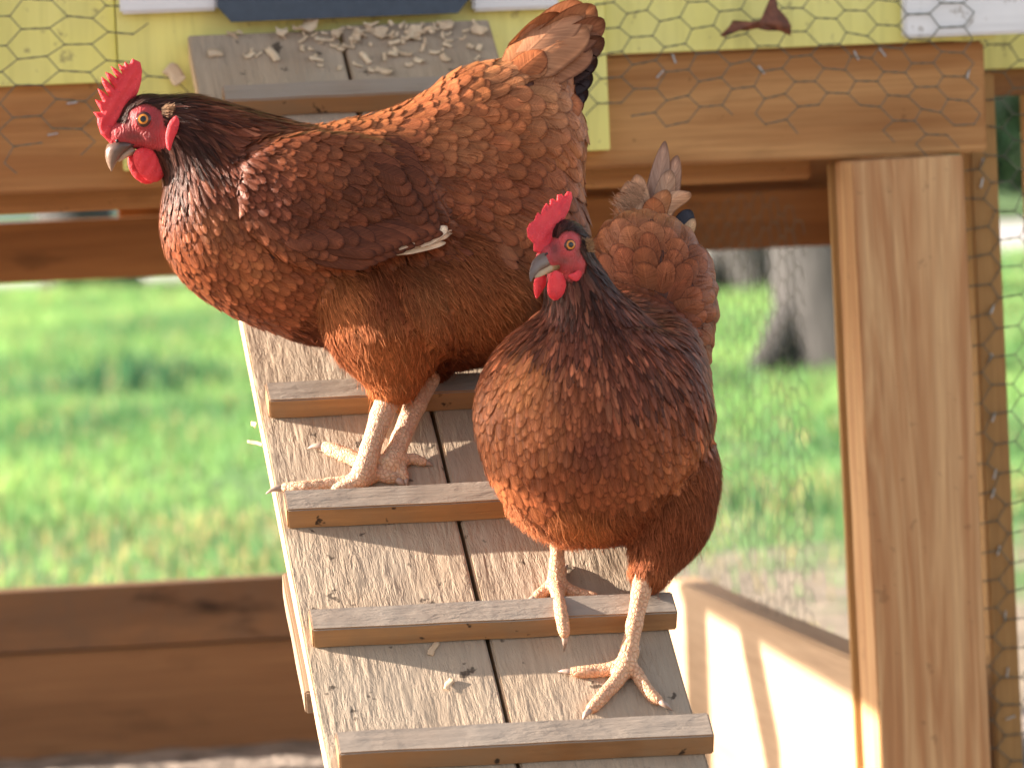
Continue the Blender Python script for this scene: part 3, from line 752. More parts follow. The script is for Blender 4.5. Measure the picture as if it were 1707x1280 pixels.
# ================================================================ HENS
# --- implicit surface tools
class Field:
    def __init__(s, lo, hi, cell):
        s.lo = np.array(lo, float); s.cell = cell
        s.n = np.ceil((np.array(hi, float) - s.lo) / cell).astype(int) + 1
        s.F = np.full(tuple(s.n), 60.0, np.float32)
    def _sub(s, lo, hi, m):
        i0 = np.maximum(np.floor((np.array(lo) - m - s.lo) / s.cell).astype(int), 0)
        i1 = np.minimum(np.ceil((np.array(hi) + m - s.lo) / s.cell).astype(int) + 1, s.n)
        sl = tuple(slice(a, b) for a, b in zip(i0, i1))
        g = [s.lo[k] + s.cell * np.arange(i0[k], i1[k]) for k in range(3)]
        X = g[0][:, None, None]; Y = g[1][None, :, None]; Z = g[2][None, None, :]
        return sl, X, Y, Z
    def _union(s, sl, d, k, add=True):
        A = s.F[sl]; d = d.astype(np.float32)
        if add:
            h = np.maximum(k - np.abs(A - d), 0) / k
            s.F[sl] = np.minimum(A, d) - h * h * k * 0.25
        else:
            h = np.maximum(k - np.abs(A + d), 0) / k
            s.F[sl] = np.maximum(A, -d) + h * h * k * 0.25
    def ell(s, c, r, rot=(0, 0, 0), k=20, add=True, m=42):
        """rot degrees: in picture plane, yaw about the vertical, roll about x"""
        c = np.array(c, float); r = np.array(r, float); R = float(max(r))
        sl, X, Y, Z = s._sub(c - R, c + R, m)
        X = X - c[0]; Y = Y - c[1]; Z = Z - c[2]
        a, b, g = [math.radians(q) for q in rot]
        M = np.array(Matrix.Rotation(a, 3, 'Z') @ Matrix.Rotation(b, 3, 'Y') @ Matrix.Rotation(g, 3, 'X')).T
        P = [M[i, 0] * X + M[i, 1] * Y + M[i, 2] * Z for i in range(3)]
        k0 = np.sqrt(sum((p / q) ** 2 for p, q in zip(P, r))); k1 = np.sqrt(sum((p / q ** 2) ** 2 for p, q in zip(P, r)))
        s._union(sl, k0 * (k0 - 1) / np.maximum(k1, 1e-6), k, add)
    def cap(s, a, b, ra, rb, k=8, m=20):
        a = np.array(a, float); b = np.array(b, float)
        R = max(ra, rb); sl, X, Y, Z = s._sub(np.minimum(a, b) - R, np.maximum(a, b) + R, m)
        ab = b - a; L = ab.dot(ab)
        t = np.clip(((X - a[0]) * ab[0] + (Y - a[1]) * ab[1] + (Z - a[2]) * ab[2]) / L, 0, 1)
        d = np.sqrt((X - a[0] - t * ab[0]) ** 2 + (Y - a[1] - t * ab[1]) ** 2 + (Z - a[2] - t * ab[2]) ** 2) - (ra + (rb - ra) * t)
        s._union(sl, d, k)
    def sample(s, P):
        q = (P - s.lo) / s.cell; q = np.clip(q, 0, s.n - 1.001); i = q.astype(int); f = q - i
        F = s.F; x, y, z = i.T; fx, fy, fz = f.T
        c = lambda a, b, d: F[x + a, y + b, z + d]
        c00 = c(0, 0, 0) * (1 - fx) + c(1, 0, 0) * fx; c10 = c(0, 1, 0) * (1 - fx) + c(1, 1, 0) * fx
        c01 = c(0, 0, 1) * (1 - fx) + c(1, 0, 1) * fx; c11 = c(0, 1, 1) * (1 - fx) + c(1, 1, 1) * fx
        return (c00 * (1 - fy) + c10 * fy) * (1 - fz) + (c01 * (1 - fy) + c11 * fy) * fz
    def grad(s, P, e=None):
        e = e or s.cell
        g = np.stack([s.sample(P + np.eye(3)[k] * e) - s.sample(P - np.eye(3)[k] * e) for k in range(3)], 1)
        return g / np.maximum(np.linalg.norm(g, axis=1, keepdims=True), 1e-6)
    def ledge(s, poly, T, wmax=None, wmin=None, k=6):
        """raise the surface by T(x,y) px inside a picture-plane outline (a folded wing lying on the flank)"""
        g = [s.lo[i] + s.cell * np.arange(s.n[i]) for i in range(3)]
        poly = np.array(poly, float); a = np.searchsorted(g[0], poly[:, 0].min() - 30), np.searchsorted(g[0], poly[:, 0].max() + 60)
        c = np.searchsorted(g[1], poly[:, 1].min() - 30), np.searchsorted(g[1], poly[:, 1].max() + 30)
        z0 = 0 if wmin is None else np.searchsorted(g[2], wmin); z1 = s.n[2] if wmax is None else np.searchsorted(g[2], wmax)
        sl = (slice(*a), slice(*c), slice(z0, z1))
        X, Y, Z = np.meshgrid(g[0][sl[0]], g[1][sl[1]], g[2][sl[2]], indexing='ij')
        kk = 1 + Z / FPX; P = np.stack([(CX + (X - CX) / kk).ravel(), (CY + (Y - CY) / kk).ravel()], 1)
        d2 = poly_sdf(P, smooth_poly(poly, 2)).reshape(X.shape)
        A = s.F[sl]; b_ = A - T(X, Y)
        h = np.maximum(k - np.abs(b_ - d2), 0) / k; d = np.maximum(b_, d2) + h * h * k * 0.25
        s._union(sl, d, 3)
    def mesh(s):
        F = s.F; n = s.n; S = F < 0
        c = np.zeros(tuple(n - 1), np.int8)
        for a in (0, 1):
            for b in (0, 1):
                for d in (0, 1): c += S[a:n[0] - 1 + a, b:n[1] - 1 + b, d:n[2] - 1 + d]
        act = np.argwhere((c > 0) & (c < 8)); idx = -np.ones(tuple(n - 1), np.int32); idx[tuple(act.T)] = np.arange(len(act))
        cor = np.array([[a, b, d] for a in (0, 1) for b in (0, 1) for d in (0, 1)])
        vals = np.stack([F[tuple((act + q).T)] for q in cor], 1)
        acc = np.zeros((len(act), 3)); cnt = np.zeros(len(act))
        for i in range(8):
            for j in range(i + 1, 8):
                if np.abs(cor[i] - cor[j]).sum() != 1: continue
                a, b = vals[:, i], vals[:, j]; x = (a < 0) != (b < 0)
                t = np.where(x, a / np.where(a - b == 0, 1, a - b), 0)
                acc += np.where(x[:, None], cor[i] + (cor[j] - cor[i]) * t[:, None], 0); cnt += x
        V = s.lo + s.cell * (act + acc / cnt[:, None])
        Q = []
        for ax in range(3):
            u, v = (ax + 1) % 3, (ax + 2) % 3
            sl0 = [slice(1, n[k] - 1) for k in range(3)]; sl0[ax] = slice(0, n[ax] - 1)
            sl1 = list(sl0); sl1[ax] = slice(1, n[ax])
            A, B = S[tuple(sl0)], S[tuple(sl1)]
            for flip, M in ((0, A & ~B), (1, ~A & B)):
                e = np.argwhere(M)
                if not len(e): continue
                e = e + np.array([sl0[k].start for k in range(3)])
                def id_(du, dv):
                    q = e.copy(); q[:, u] -= du; q[:, v] -= dv; return idx[tuple(q.T)]
                q = np.stack([id_(1, 1), id_(0, 1), id_(0, 0), id_(1, 0)], 1)
                Q.append(q[:, ::-1] if flip else q)
        return V, np.concatenate(Q)

def poly_sdf(P, poly):
    """signed distance of points (n,2) to a closed polygon, negative inside"""
    poly = np.array(poly, float); d = np.full(len(P), 1e9); ins = np.zeros(len(P), bool)
    for a, b in zip(poly, np.roll(poly, -1, 0)):
        e = b - a; w_ = P - a; t = np.clip((w_ @ e) / max(e @ e, 1e-9), 0, 1)
        d = np.minimum(d, np.linalg.norm(w_ - t[:, None] * e, axis=1))
        c1 = (a[1] <= P[:, 1]) != (b[1] <= P[:, 1])
        with np.errstate(divide='ignore', invalid='ignore'):
            xi = a[0] + (P[:, 1] - a[1]) * (b[0] - a[0]) / (b[1] - a[1])
        ins ^= c1 & (P[:, 0] < xi)
    return np.where(ins, -d, d)
def smooth_poly(poly, it=1):
    p = np.array(poly, float)
    for _ in range(it):
        q = np.roll(p, -1, 0); p = np.stack([p * 0.78 + q * 0.22, p * 0.22 + q * 0.78], 1).reshape(-1, 2)
    return p

class Frame:
    """photo-pixel design frame of one bird: x right, y down, w away, unit = d0/f metres"""
    def __init__(s, d0, w0=None): s.d0 = d0; s.s = d0 / FPX; s.w0 = w0 or (lambda x: 0.0)
    def F(s, x, y, w=0.0, raw=False):
        if not raw: w = w + s.w0(x)
        k = 1 + w / FPX
        return np.array([CX + (x - CX) * k, CY + (y - CY) * k, w])
    def world(s, P):
        P = np.asarray(P, float)
        R_, U_, F_, C_ = (np.array(v) for v in (RT, UP, FW, CAM))
        return C_ + (P[..., 0:1] - CX) * s.s * R_ - (P[..., 1:2] - CY) * s.s * U_ + (s.d0 + P[..., 2:3] * s.s) * F_
    def depth_w(s, depth): return (depth - s.d0) / s.s
    def on_ramp(s, px, py, h):
        """design point over a photo pixel, h metres above the boards"""
        p = hit(px, py, tl + nrmR * h, nrmR); dep = (p - CAM).dot(FW)
        return s.F(px, py, s.depth_w(dep), raw=True)

# --- feather builder
TROW = np.array([0, 0.16, 0.34, 0.52, 0.70, 0.84, 0.94, 0.985, 1.0]); SCOL = np.array([-1, -0.55, 0, 0.55, 1.0])
def prof(t, pt):
    """half width along the vane: pt 0 round tip .. 1 pointed"""
    base = np.minimum(1.0, 0.45 + t * 1.6)
    rnd_ = np.sqrt(np.clip(1 - ((t - 0.6) / 0.4).clip(0, 1) ** 2.6, 0, 1))
    ptd = np.clip(1 - ((t - 0.3) / 0.7).clip(0, 1) ** 1.5, 0, 1)
    return base * (rnd_ * (1 - pt) + ptd * pt)
class Plume:
    def __init__(s): s.V = []; s.Q = []; s.T = []; s.C = []; s.U = []; s.n = 0
    def add(s, V, Q, C, U, T=None):
        s.V.append(V); s.Q.append(Q + s.n); s.C.append(C); s.U.append(U); s.n += len(V)
    def feathers(s, P, D, N, L, Wd, pt, col, field=None, h0=1.0, h1=5.0, cup=0.18, curl=0.0, twist=0.0, rows=TROW):
        n = len(P); P = np.asarray(P, float); D = np.asarray(D, float); N = np.asarray(N, float)
        L = np.broadcast_to(L, (n,)).astype(float); Wd = np.broadcast_to(Wd, (n,)).astype(float); pt = np.broadcast_to(pt, (n,)).astype(float)
        h1 = np.broadcast_to(h1, (n,)); cup = np.broadcast_to(cup, (n,)); curl = np.broadcast_to(curl, (n,)); h0 = np.broadcast_to(h0, (n,))
        D = D - N * (D * N).sum(1, keepdims=True); D /= np.maximum(np.linalg.norm(D, axis=1, keepdims=True), 1e-6)
        B = np.cross(D, N)
        if np.any(twist):
            tw = np.broadcast_to(twist, (n,))[:, None]; B, N = B * np.cos(tw) + N * np.sin(tw), N * np.cos(tw) - B * np.sin(tw)
        t = rows[None, :, None]; q = SCOL[None, None, :]
        hw = np.stack([prof(rows, p_) for p_ in pt]) * Wd[:, None] / 2          # n,7
        asym = 1 + 0.0 * t
        pos = (P[:, None, None] + D[:, None, None] * (t * L[:, None, None])[..., None] + B[:, None, None] * (q * hw[:, :, None])[..., None])
        # rounded tips: edge columns fall back a little
        pos = pos - D[:, None, None] * ((np.abs(q) ** 2) * hw[:, :, None] * 0.14 * (t > 0.3))[..., None]
        jit = rng.random(n) * 1.6
        hh = h0[:, None, None] + jit[:, None, None] + h1[:, None, None] * t ** 1.15 - cup[:, None, None] * hw[:, :, None] * (q ** 2) - curl[:, None, None] * L[:, None, None] * t ** 2.2
        if field is None:
            pos = pos + N[:, None, None] * hh[..., None]
        else:
            f = pos.reshape(-1, 3); H = hh.reshape(-1)
            for _ in range(3):
                g = field.grad(f, 5.0); d = field.sample(f); f = f + g * np.clip(H - d, -14, 14)[:, None]
            pos = f.reshape(pos.shape)
        m = len(rows); V = pos.reshape(-1, 3)
        i, j = np.meshgrid(np.arange(m - 1), np.arange(4), indexing='ij'); k = (i * 5 + j).ravel()
        Q = (np.stack([k, k + 1, k + 6, k + 5], -1)[None] + (np.arange(n) * m * 5)[:, None, None]).reshape(-1, 4)
        U = np.broadcast_to(np.stack(np.broadcast_arrays((q[0] + 1) / 2, t[0]), -1)[None], (n, m, 5, 2)).reshape(-1, 2)
        C = np.repeat(np.concatenate([np.asarray(col, float), rng.random((n, 1))], 1), m * 5, 0)
        s.add(V, Q, C, U)
    def strands(s, P, D, N, L, Wd, col, field=None, h0=2.0, h1=10.0, wav=0.05, sag=None):
        P = np.asarray(P, float); D = np.asarray(D, float); N = np.asarray(N, float); n = len(P); ts = np.array([0, 0.3, 0.6, 0.85, 1.0]); m = len(ts)
        L = np.broadcast_to(L, (n,)).astype(float)
        D = D - N * (D * N).sum(1, keepdims=True); D /= np.maximum(np.linalg.norm(D, axis=1, keepdims=True), 1e-6)
        B = np.cross(D, N); bend = rng.normal(size=n) * wav
        t = ts[None, :]
        c = P[:, None] + D[:, None] * (t * L[:, None])[..., None] + B[:, None] * (bend[:, None] * L[:, None] * t ** 2)[..., None]
        h = h0 + rng.random((n, 1)) * 3 + (h1 * (0.35 + 0.9 * rng.random((n, 1)))) * t ** 1.3
        if field is not None:
            f = c.reshape(-1, 3); H = h.reshape(-1)
            for _ in range(2):
                g = field.grad(f, 5.0); d = field.sample(f); f = f + g * np.clip(H - d, -14, 14)[:, None]
            c = f.reshape(c.shape)
        else: c = c + N[:, None] * h[..., None]
        wd = np.broadcast_to(Wd, (n,))[:, None] * np.array([1, 0.95, 0.8, 0.5, 0.08])[None] / 2
        V = np.stack([c - B[:, None] * wd[..., None], c + B[:, None] * wd[..., None]], 2).reshape(-1, 3)
        k = np.arange(m - 1) * 2
        Q = (np.stack([k, k + 1, k + 3, k + 2], -1)[None] + (np.arange(n) * m * 2)[:, None, None]).reshape(-1, 4)
        U = np.broadcast_to(np.stack(np.broadcast_arrays(np.array([0.3, 0.7])[None, :], ts[:, None]), -1)[None], (n, m, 2, 2)).reshape(-1, 2)
        C = np.repeat(np.concatenate([np.asarray(col, float), rng.random((n, 1))], 1), m * 2, 0)
        s.add(V, Q, C, U)
    def build(s, name, parent, frame, mat):
        V = frame.world(np.concatenate(s.V))
        return npobj(name, parent, V, np.concatenate(s.Q), mats=[mat], uv=np.concatenate(s.U), col=np.concatenate(s.C))

def feather_mat(name, rough=0.36, spec=0.5, trans=0.14):
    m, t, p = new_mat(name); b = NB(t)
    at = b.n('Attribute', attribute_name='Col'); uv = b.n('UVMap').outputs[0]
    sp = b.n('SeparateXYZ'); b.l(uv, sp.inputs[0]); u, v = sp.outputs[0], sp.outputs[1]
    au = b.math('ABSOLUTE', b.math('SUBTRACT', u, 0.5))
    q = b.math('SUBTRACT', v, b.math('MULTIPLY', au, 0.55))
    cb = b.n('CombineXYZ'); b.l(b.math('MULTIPLY', q, 24.0), cb.inputs[0]); b.l(b.math('MULTIPLY', au, 1.5), cb.inputs[1]); b.l(b.math('MULTIPLY', at.outputs['Alpha'], 57.0), cb.inputs[2])
    barb = b.noise(cb.outputs[0], 1.0, 3.0, 0.6)
    cb2 = b.n('CombineXYZ'); b.l(b.math('MULTIPLY', q, 7.0), cb2.inputs[0]); b.l(b.math('MULTIPLY', au, 3.0), cb2.inputs[1]); b.l(b.math('MULTIPLY', at.outputs['Alpha'], 91.0), cb2.inputs[2])
    blot = b.noise(cb2.outputs[0], 1.0, 2.0, 0.5)
    c = at.outputs[0]
    c = b.mix(b.mapr(barb, 0.35, 0.62, 0.0, 0.6), c, b.mix(1.0, c, (0.55, 0.48, 0.45), 'MULTIPLY'))
    c = b.mix(b.mapr(blot, 0.45, 0.75, 0.0, 0.45), c, b.mix(1.0, c, (1.3, 1.25, 1.2), 'MULTIPLY'))
    e = b.math('MAXIMUM', b.math('MULTIPLY', au, 2.0), b.math('MULTIPLY', b.math('SUBTRACT', v, 0.02), 1.0))
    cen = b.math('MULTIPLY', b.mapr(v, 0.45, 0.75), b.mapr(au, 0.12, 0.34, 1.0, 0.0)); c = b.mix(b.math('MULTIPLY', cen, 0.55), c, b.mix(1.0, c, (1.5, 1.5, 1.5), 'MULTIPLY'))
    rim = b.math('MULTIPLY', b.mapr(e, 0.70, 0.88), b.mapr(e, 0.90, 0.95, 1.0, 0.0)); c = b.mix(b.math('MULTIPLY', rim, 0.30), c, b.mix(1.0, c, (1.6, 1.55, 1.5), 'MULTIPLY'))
    c = b.mix(b.mapr(e, 0.86, 0.97, 0.0, 0.72), c, b.mix(1.0, c, (0.38, 0.32, 0.3), 'MULTIPLY'))  # dark vane edge: feather outline plus painted shade of the overlap gaps
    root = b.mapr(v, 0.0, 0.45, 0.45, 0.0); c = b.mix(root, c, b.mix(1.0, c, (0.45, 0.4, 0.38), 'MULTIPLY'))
    shaft = b.mapr(au, 0.014, 0.04, 0.42, 0.0); c = b.mix(shaft, c, b.mix(1.0, c, (1.5, 1.5, 1.45), 'MULTIPLY'))
    b.l(c, p.inputs['Base Color']); p.inputs['Roughness'].default_value = rough; p.inputs['Specular IOR Level'].default_value = spec
    b.l(b.mix(1.0, b.mix(1.0, c, (2.6, 2.6, 2.6), 'MULTIPLY'), (0.30, 0.27, 0.26), 'ADD'), p.inputs['Specular Tint'])
    b.l(b.bump(b.math('ADD', barb, b.math('MULTIPLY', shaft, 0.8)), 0.7, 0.0006), p.inputs['Normal'])
    tr = b.n('BsdfTranslucent'); b.l(b.mix(1.0, c, (1.3, 1.0, 0.8), 'MULTIPLY'), tr.inputs[0])
    ms = b.n('MixShader'); ms.inputs[0].default_value = trans; b.l(p.outputs[0], ms.inputs[1]); b.l(tr.outputs[0], ms.inputs[2])
    b.l(ms.outputs[0], t.nodes['Material Output'].inputs[0])
    return m
def skin_mat():
    m, t, p = new_mat('bird_skin'); b = NB(t); at = b.n('Attribute', attribute_name='Col'); co = b.coords(False)
    n = b.noise(co, 420.0, 3.0, 0.6); n2 = b.noise(co, 90.0, 4.0, 0.6)
    vo = b.n('TexVoronoi', feature='DISTANCE_TO_EDGE'); b.l(b.scale(co, (1, 1, 0.75)), vo.inputs['Vector']); vo.inputs['Scale'].default_value = 300.0
    sc = b.mapr(vo.outputs['Distance'], 0.0, 0.16)
    leg = at.outputs['Alpha']                       # 1 on the scaly legs
    c = at.outputs[0]
    c = b.mix(b.mapr(n2, 0.35, 0.7, 0.0, 0.5), c, b.mix(1.0, c, (0.66, 0.5, 0.5), 'MULTIPLY'))
    c = b.mix(b.math('MULTIPLY', b.math('SUBTRACT', 1.0, sc), b.math('MULTIPLY', leg, 0.38)), c, b.mix(1.0, c, (0.62, 0.45, 0.36), 'MULTIPLY'))
    dn = b.noise(co, 60.0, 4.0, 0.7)
    c = b.mix(b.math('MULTIPLY', b.mapr(dn, 0.58, 0.7), b.math('MULTIPLY', leg, 0.35)), c, (0.13, 0.09, 0.07))
    b.l(c, p.inputs['Base Color']); p.inputs['Roughness'].default_value = 0.55; p.inputs['Specular IOR Level'].default_value = 0.3
    p.inputs['Subsurface Weight'].default_value = 0.25; p.inputs['Subsurface Radius'].default_value = (0.003, 0.001, 0.0006); p.inputs['Subsurface Scale'].default_value = 1.0
    h = b.math('ADD', b.math('MULTIPLY', sc, leg), b.math('MULTIPLY', n, 0.8))
    wr = b.n('TexWave', wave_type='BANDS'); b.l(co, wr.inputs[0]); wr.inputs['Scale'].default_value = 90.0; wr.inputs['Distortion'].default_value = 9.0; wr.inputs['Detail'].default_value = 3.0; wr.inputs['Detail Scale'].default_value = 2.0
    h = b.math('ADD', h, b.math('MULTIPLY', wr.outputs['Fac'], b.math('MULTIPLY', b.math('SUBTRACT', 1.0, leg), 0.45)))
    b.l(b.bump(h, 0.8, 0.0009), p.inputs['Normal'])
    return m
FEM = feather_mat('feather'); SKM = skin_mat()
FLM = feather_mat('down', rough=0.6, spec=0.3, trans=0.25)
def comb_mat():
    m, t, p = new_mat('comb_skin'); b = NB(t); co = b.coords()
    n = b.noise(co, 45.0, 3.0, 0.6); n2 = b.noise(co, 620.0, 3.0, 0.6); n3 = b.noise(co, 170.0, 3.0, 0.6)
    c = b.mix(b.mapr(n, 0.3, 0.7), (0.74, 0.055, 0.062), (0.58, 0.025, 0.04)); c = b.mix(b.mapr(n3, 0.62, 0.7, 0, 0.5), c, (0.35, 0.015, 0.03))
    c = b.mix(b.mapr(n2, 0.6, 0.75, 0, 0.35), c, (0.85, 0.25, 0.22))
    b.l(c, p.inputs['Base Color']); p.inputs['Roughness'].default_value = 0.62; p.inputs['Specular IOR Level'].default_value = 0.35
    p.inputs['Subsurface Weight'].default_value = 0.4; p.inputs['Subsurface Radius'].default_value = (0.004, 0.0012, 0.0008); p.inputs['Subsurface Scale'].default_value = 1.0
    b.l(b.bump(b.math('ADD', b.math('MULTIPLY', n2, 0.6), n3), 0.9, 0.0012), p.inputs['Normal']); return m
comb_m = comb_mat()
claw_m = plain('claw', (0.34, 0.24, 0.19), 0.35, var=0.3, scale=120)
def beak_mat():
    m, t, p = new_mat('beak'); b = NB(t); at = b.n('Attribute', attribute_name='Col')
    co = b.coords(False); n = b.noise(co, 160.0, 3.0)
    c = b.mix(b.mapr(n, 0.35, 0.7, 0, 0.4), at.outputs[0], b.mix(1.0, at.outputs[0], (0.6, 0.55, 0.5), 'MULTIPLY'))
    b.l(c, p.inputs['Base Color']); p.inputs['Roughness'].default_value = 0.28
    b.l(b.bump(n, 0.2, 0.0005), p.inputs['Normal']); return m
BEAK = beak_mat()
def eye_mat():
    m, t, p = new_mat('eye_iris'); b = NB(t); at = b.n('Attribute', attribute_name='Col')
    b.l(at.outputs[0], p.inputs['Base Color']); p.inputs['Roughness'].default_value = 0.08; p.inputs['Specular IOR Level'].default_value = 0.35
    p.inputs['Coat Weight'].default_value = 0.15; p.inputs['Coat Roughness'].default_value = 0.03
    return m
EYE = eye_mat()

def lobe(name, frame, parent, poly, w0, T, R_, shear=(0, 0, 0, 0), cell=0.8, it=1, mat=None, ripple=0.0, belly=0.0):
    """flattened fleshy lobe traced in the picture plane, thickness 2T, edge rounding R_; shear=(x0,kx,y0,ky) tilts its plane"""
    P = smooth_poly(poly, it); lo = P.min(0) - 4; hi = P.max(0) + 4
    f = Field((lo[0], lo[1], -T - 4 - abs(belly)), (hi[0], hi[1], T + 4 + abs(belly)), cell)
    gx = f.lo[0] + cell * np.arange(f.n[0]); gy = f.lo[1] + cell * np.arange(f.n[1]); gz = f.lo[2] + cell * np.arange(f.n[2])
    X, Y = np.meshgrid(gx, gy, indexing='ij'); d = poly_sdf(np.stack([X.ravel(), Y.ravel()], 1), P).reshape(X.shape)
    q = np.clip(-d / R_, 0, 1); h = T * np.sqrt(np.clip(1 - (1 - q) ** 2, 0, 1))
    cen = belly * q + ripple * np.sin(X * 0.33 + Y * 0.21) * q
    dz = np.abs(gz[None, None] - cen[:, :, None])
    f.F = np.where(d[:, :, None] > 0, np.sqrt(d[:, :, None] ** 2 + np.maximum(dz - 0.01, 0) ** 2), np.maximum(dz - h[:, :, None], d[:, :, None])).astype(np.float32)
    V, Q = f.mesh()
    V2 = V.copy(); V2[:, 2] += w0 + shear[1] * (V[:, 0] - shear[0]) + shear[3] * (V[:, 1] - shear[2])
    k = 1 + V2[:, 2] / FPX
    V2[:, 0] = CX + (V2[:, 0] - CX) * k; V2[:, 1] = CY + (V2[:, 1] - CY) * k
    # light smoothing
    V2 = lap(V2, Q, 2)
    return npobj(name, parent, frame.world(V2), Q, mats=[mat or comb_m])
def lap(V, Q, it, lam=0.5):
    for _ in range(it):
        acc = np.zeros_like(V); cnt = np.zeros(len(V))
        for a, b in ((0, 1), (1, 2), (2, 3), (3, 0)):
            np.add.at(acc, Q[:, a], V[Q[:, b]]); np.add.at(acc, Q[:, b], V[Q[:, a]])
            np.add.at(cnt, Q[:, a], 1); np.add.at(cnt, Q[:, b], 1)
        V = V * (1 - lam) + lam * acc / np.maximum(cnt, 1)[:, None]
    return V

def poisson(P, rad, order=None):
    """greedy variable-radius sampling; returns kept indices"""
    n = len(P); cell = float(rad.max()); keep = []; grid = {}
    order = rng.permutation(n) if order is None else order
    key = np.floor(P / cell).astype(int)
    Pl = P.tolist(); Kl = key.tolist(); Rl = rad.tolist()
    nb = [(a, b, c) for a in (-1, 0, 1) for b in (-1, 0, 1) for c in (-1, 0, 1)]
    for i in order.tolist():
        x, y, z = Pl[i]; kx, ky, kz = Kl[i]; r2 = Rl[i] ** 2; ok = True
        for a, b, c in nb:
            for j in grid.get((kx + a, ky + b, kz + c), ()):
                q = Pl[j]
                if (q[0] - x) ** 2 + (q[1] - y) ** 2 + (q[2] - z) ** 2 < r2: ok = False; break
            if not ok: break
        if ok: keep.append(i); grid.setdefault((kx, ky, kz), []).append(i)
    return np.array(keep)

def cone_part(name, frame, parent, pts, rad, mat, sides=12, flat=None):
    P = [Vector(p) for p in pts]
    V, Q = rings([p for p in P], rad, sides, 0.0)
    V = np.array(V); n = len(V); V = np.concatenate([V, [list(P[0]), list(P[-1])]])
    T = [(n, (k + 1) % sides, k) for k in range(sides)] + [(n + 1, n - sides + k, n - sides + (k + 1) % sides) for k in range(sides)]
    return npobj(name, parent, frame.world(V), Q, T, mats=[mat])

def eyeball(frame, parent, c, r, look, cam_flat=0.75):
    """eye as a domed disc looking along 'look', iris and pupil by radius"""
    L = np.array(look, float); L /= np.linalg.norm(L); a = np.cross(L, [0, 1, 0.2]); a /= np.linalg.norm(a); b_ = np.cross(L, a)
    V = [np.array(c) + L * r * 0.55]; C = [(0.004, 0.003, 0.003, 1)]; m = 28; Rn = [0.16, 0.3, 0.42, 0.47, 0.52, 0.6, 0.7, 0.8, 0.9, 0.98, 1.12, 1.3]
    for q in Rn:
        z = 0.55 * math.sqrt(max(1 - min(q / 1.32, 1) ** 2, 0))
        for k in range(m):
            t = 2 * math.pi * k / m; V.append(np.array(c) + (a * math.cos(t) + b_ * math.sin(t)) * r * q + L * r * z)
            g = 0.8 + 0.35 * rnd.random()
            if q < 0.50: C.append((0.004, 0.003, 0.003, 1))
            elif q < 0.58: C.append((0.25 * g, 0.10 * g, 0.015, 1))
            elif q < 0.85: C.append((0.58 * g, 0.19 * g, 0.025 * g, 1))
            else: C.append((0.05, 0.015, 0.012, 1))
    Q = [(1 + i * m + k, 1 + i * m + (k + 1) % m, 1 + (i + 1) * m + (k + 1) % m, 1 + (i + 1) * m + k) for i in range(len(Rn) - 1) for k in range(m)]
    T = [(0, 1 + (k + 1) % m, 1 + k) for k in range(m)]
    return npobj('eye', parent, frame.world(np.array(V)), Q, T, mats=[EYE], col=np.array(C))

def beak_part(name, frame, parent, stations, col0, col1):
    """stations: list of (centre(3), half height vector(3), half width vector(3))"""
    V = []; C = []; m = 16
    for i, (c, hv, wv) in enumerate(stations):
        f = i / (len(stations) - 1)
        for k in range(m):
            t = 2 * math.pi * k / m
            V.append(np.array(c) + np.array(hv) * math.cos(t) + np.array(wv) * math.sin(t))
            C.append(tuple(np.array(col0) * (1 - f) + np.array(col1) * f) + (1,))
    Q = [(i * m + k, i * m + (k + 1) % m, (i + 1) * m + (k + 1) % m, (i + 1) * m + k) for i in range(len(stations) - 1) for k in range(m)]
    n = len(V); V += [np.array(stations[0][0]), np.array(stations[-1][0])]; C += [tuple(col0) + (1,), tuple(col1) + (1,)]
    T = [(n, (k + 1) % m, k) for k in range(m)] + [(n + 1, n - m + k, n - m + (k + 1) % m) for k in range(m)]
    return npobj(name, parent, frame.world(np.array(V)), Q, T, mats=[BEAK], col=np.array(C))

# --- palettes (linear)
RUF = (0.235, 0.068, 0.027); RUFL = (0.34, 0.112, 0.043); RUFD = (0.125, 0.034, 0.017); MAH = (0.125, 0.035, 0.018); DRK = (0.032, 0.011, 0.008); TAN = (0.38, 0.16, 0.072)
CREAM = (0.66, 0.44, 0.30); ORNG = (0.47, 0.17, 0.06)

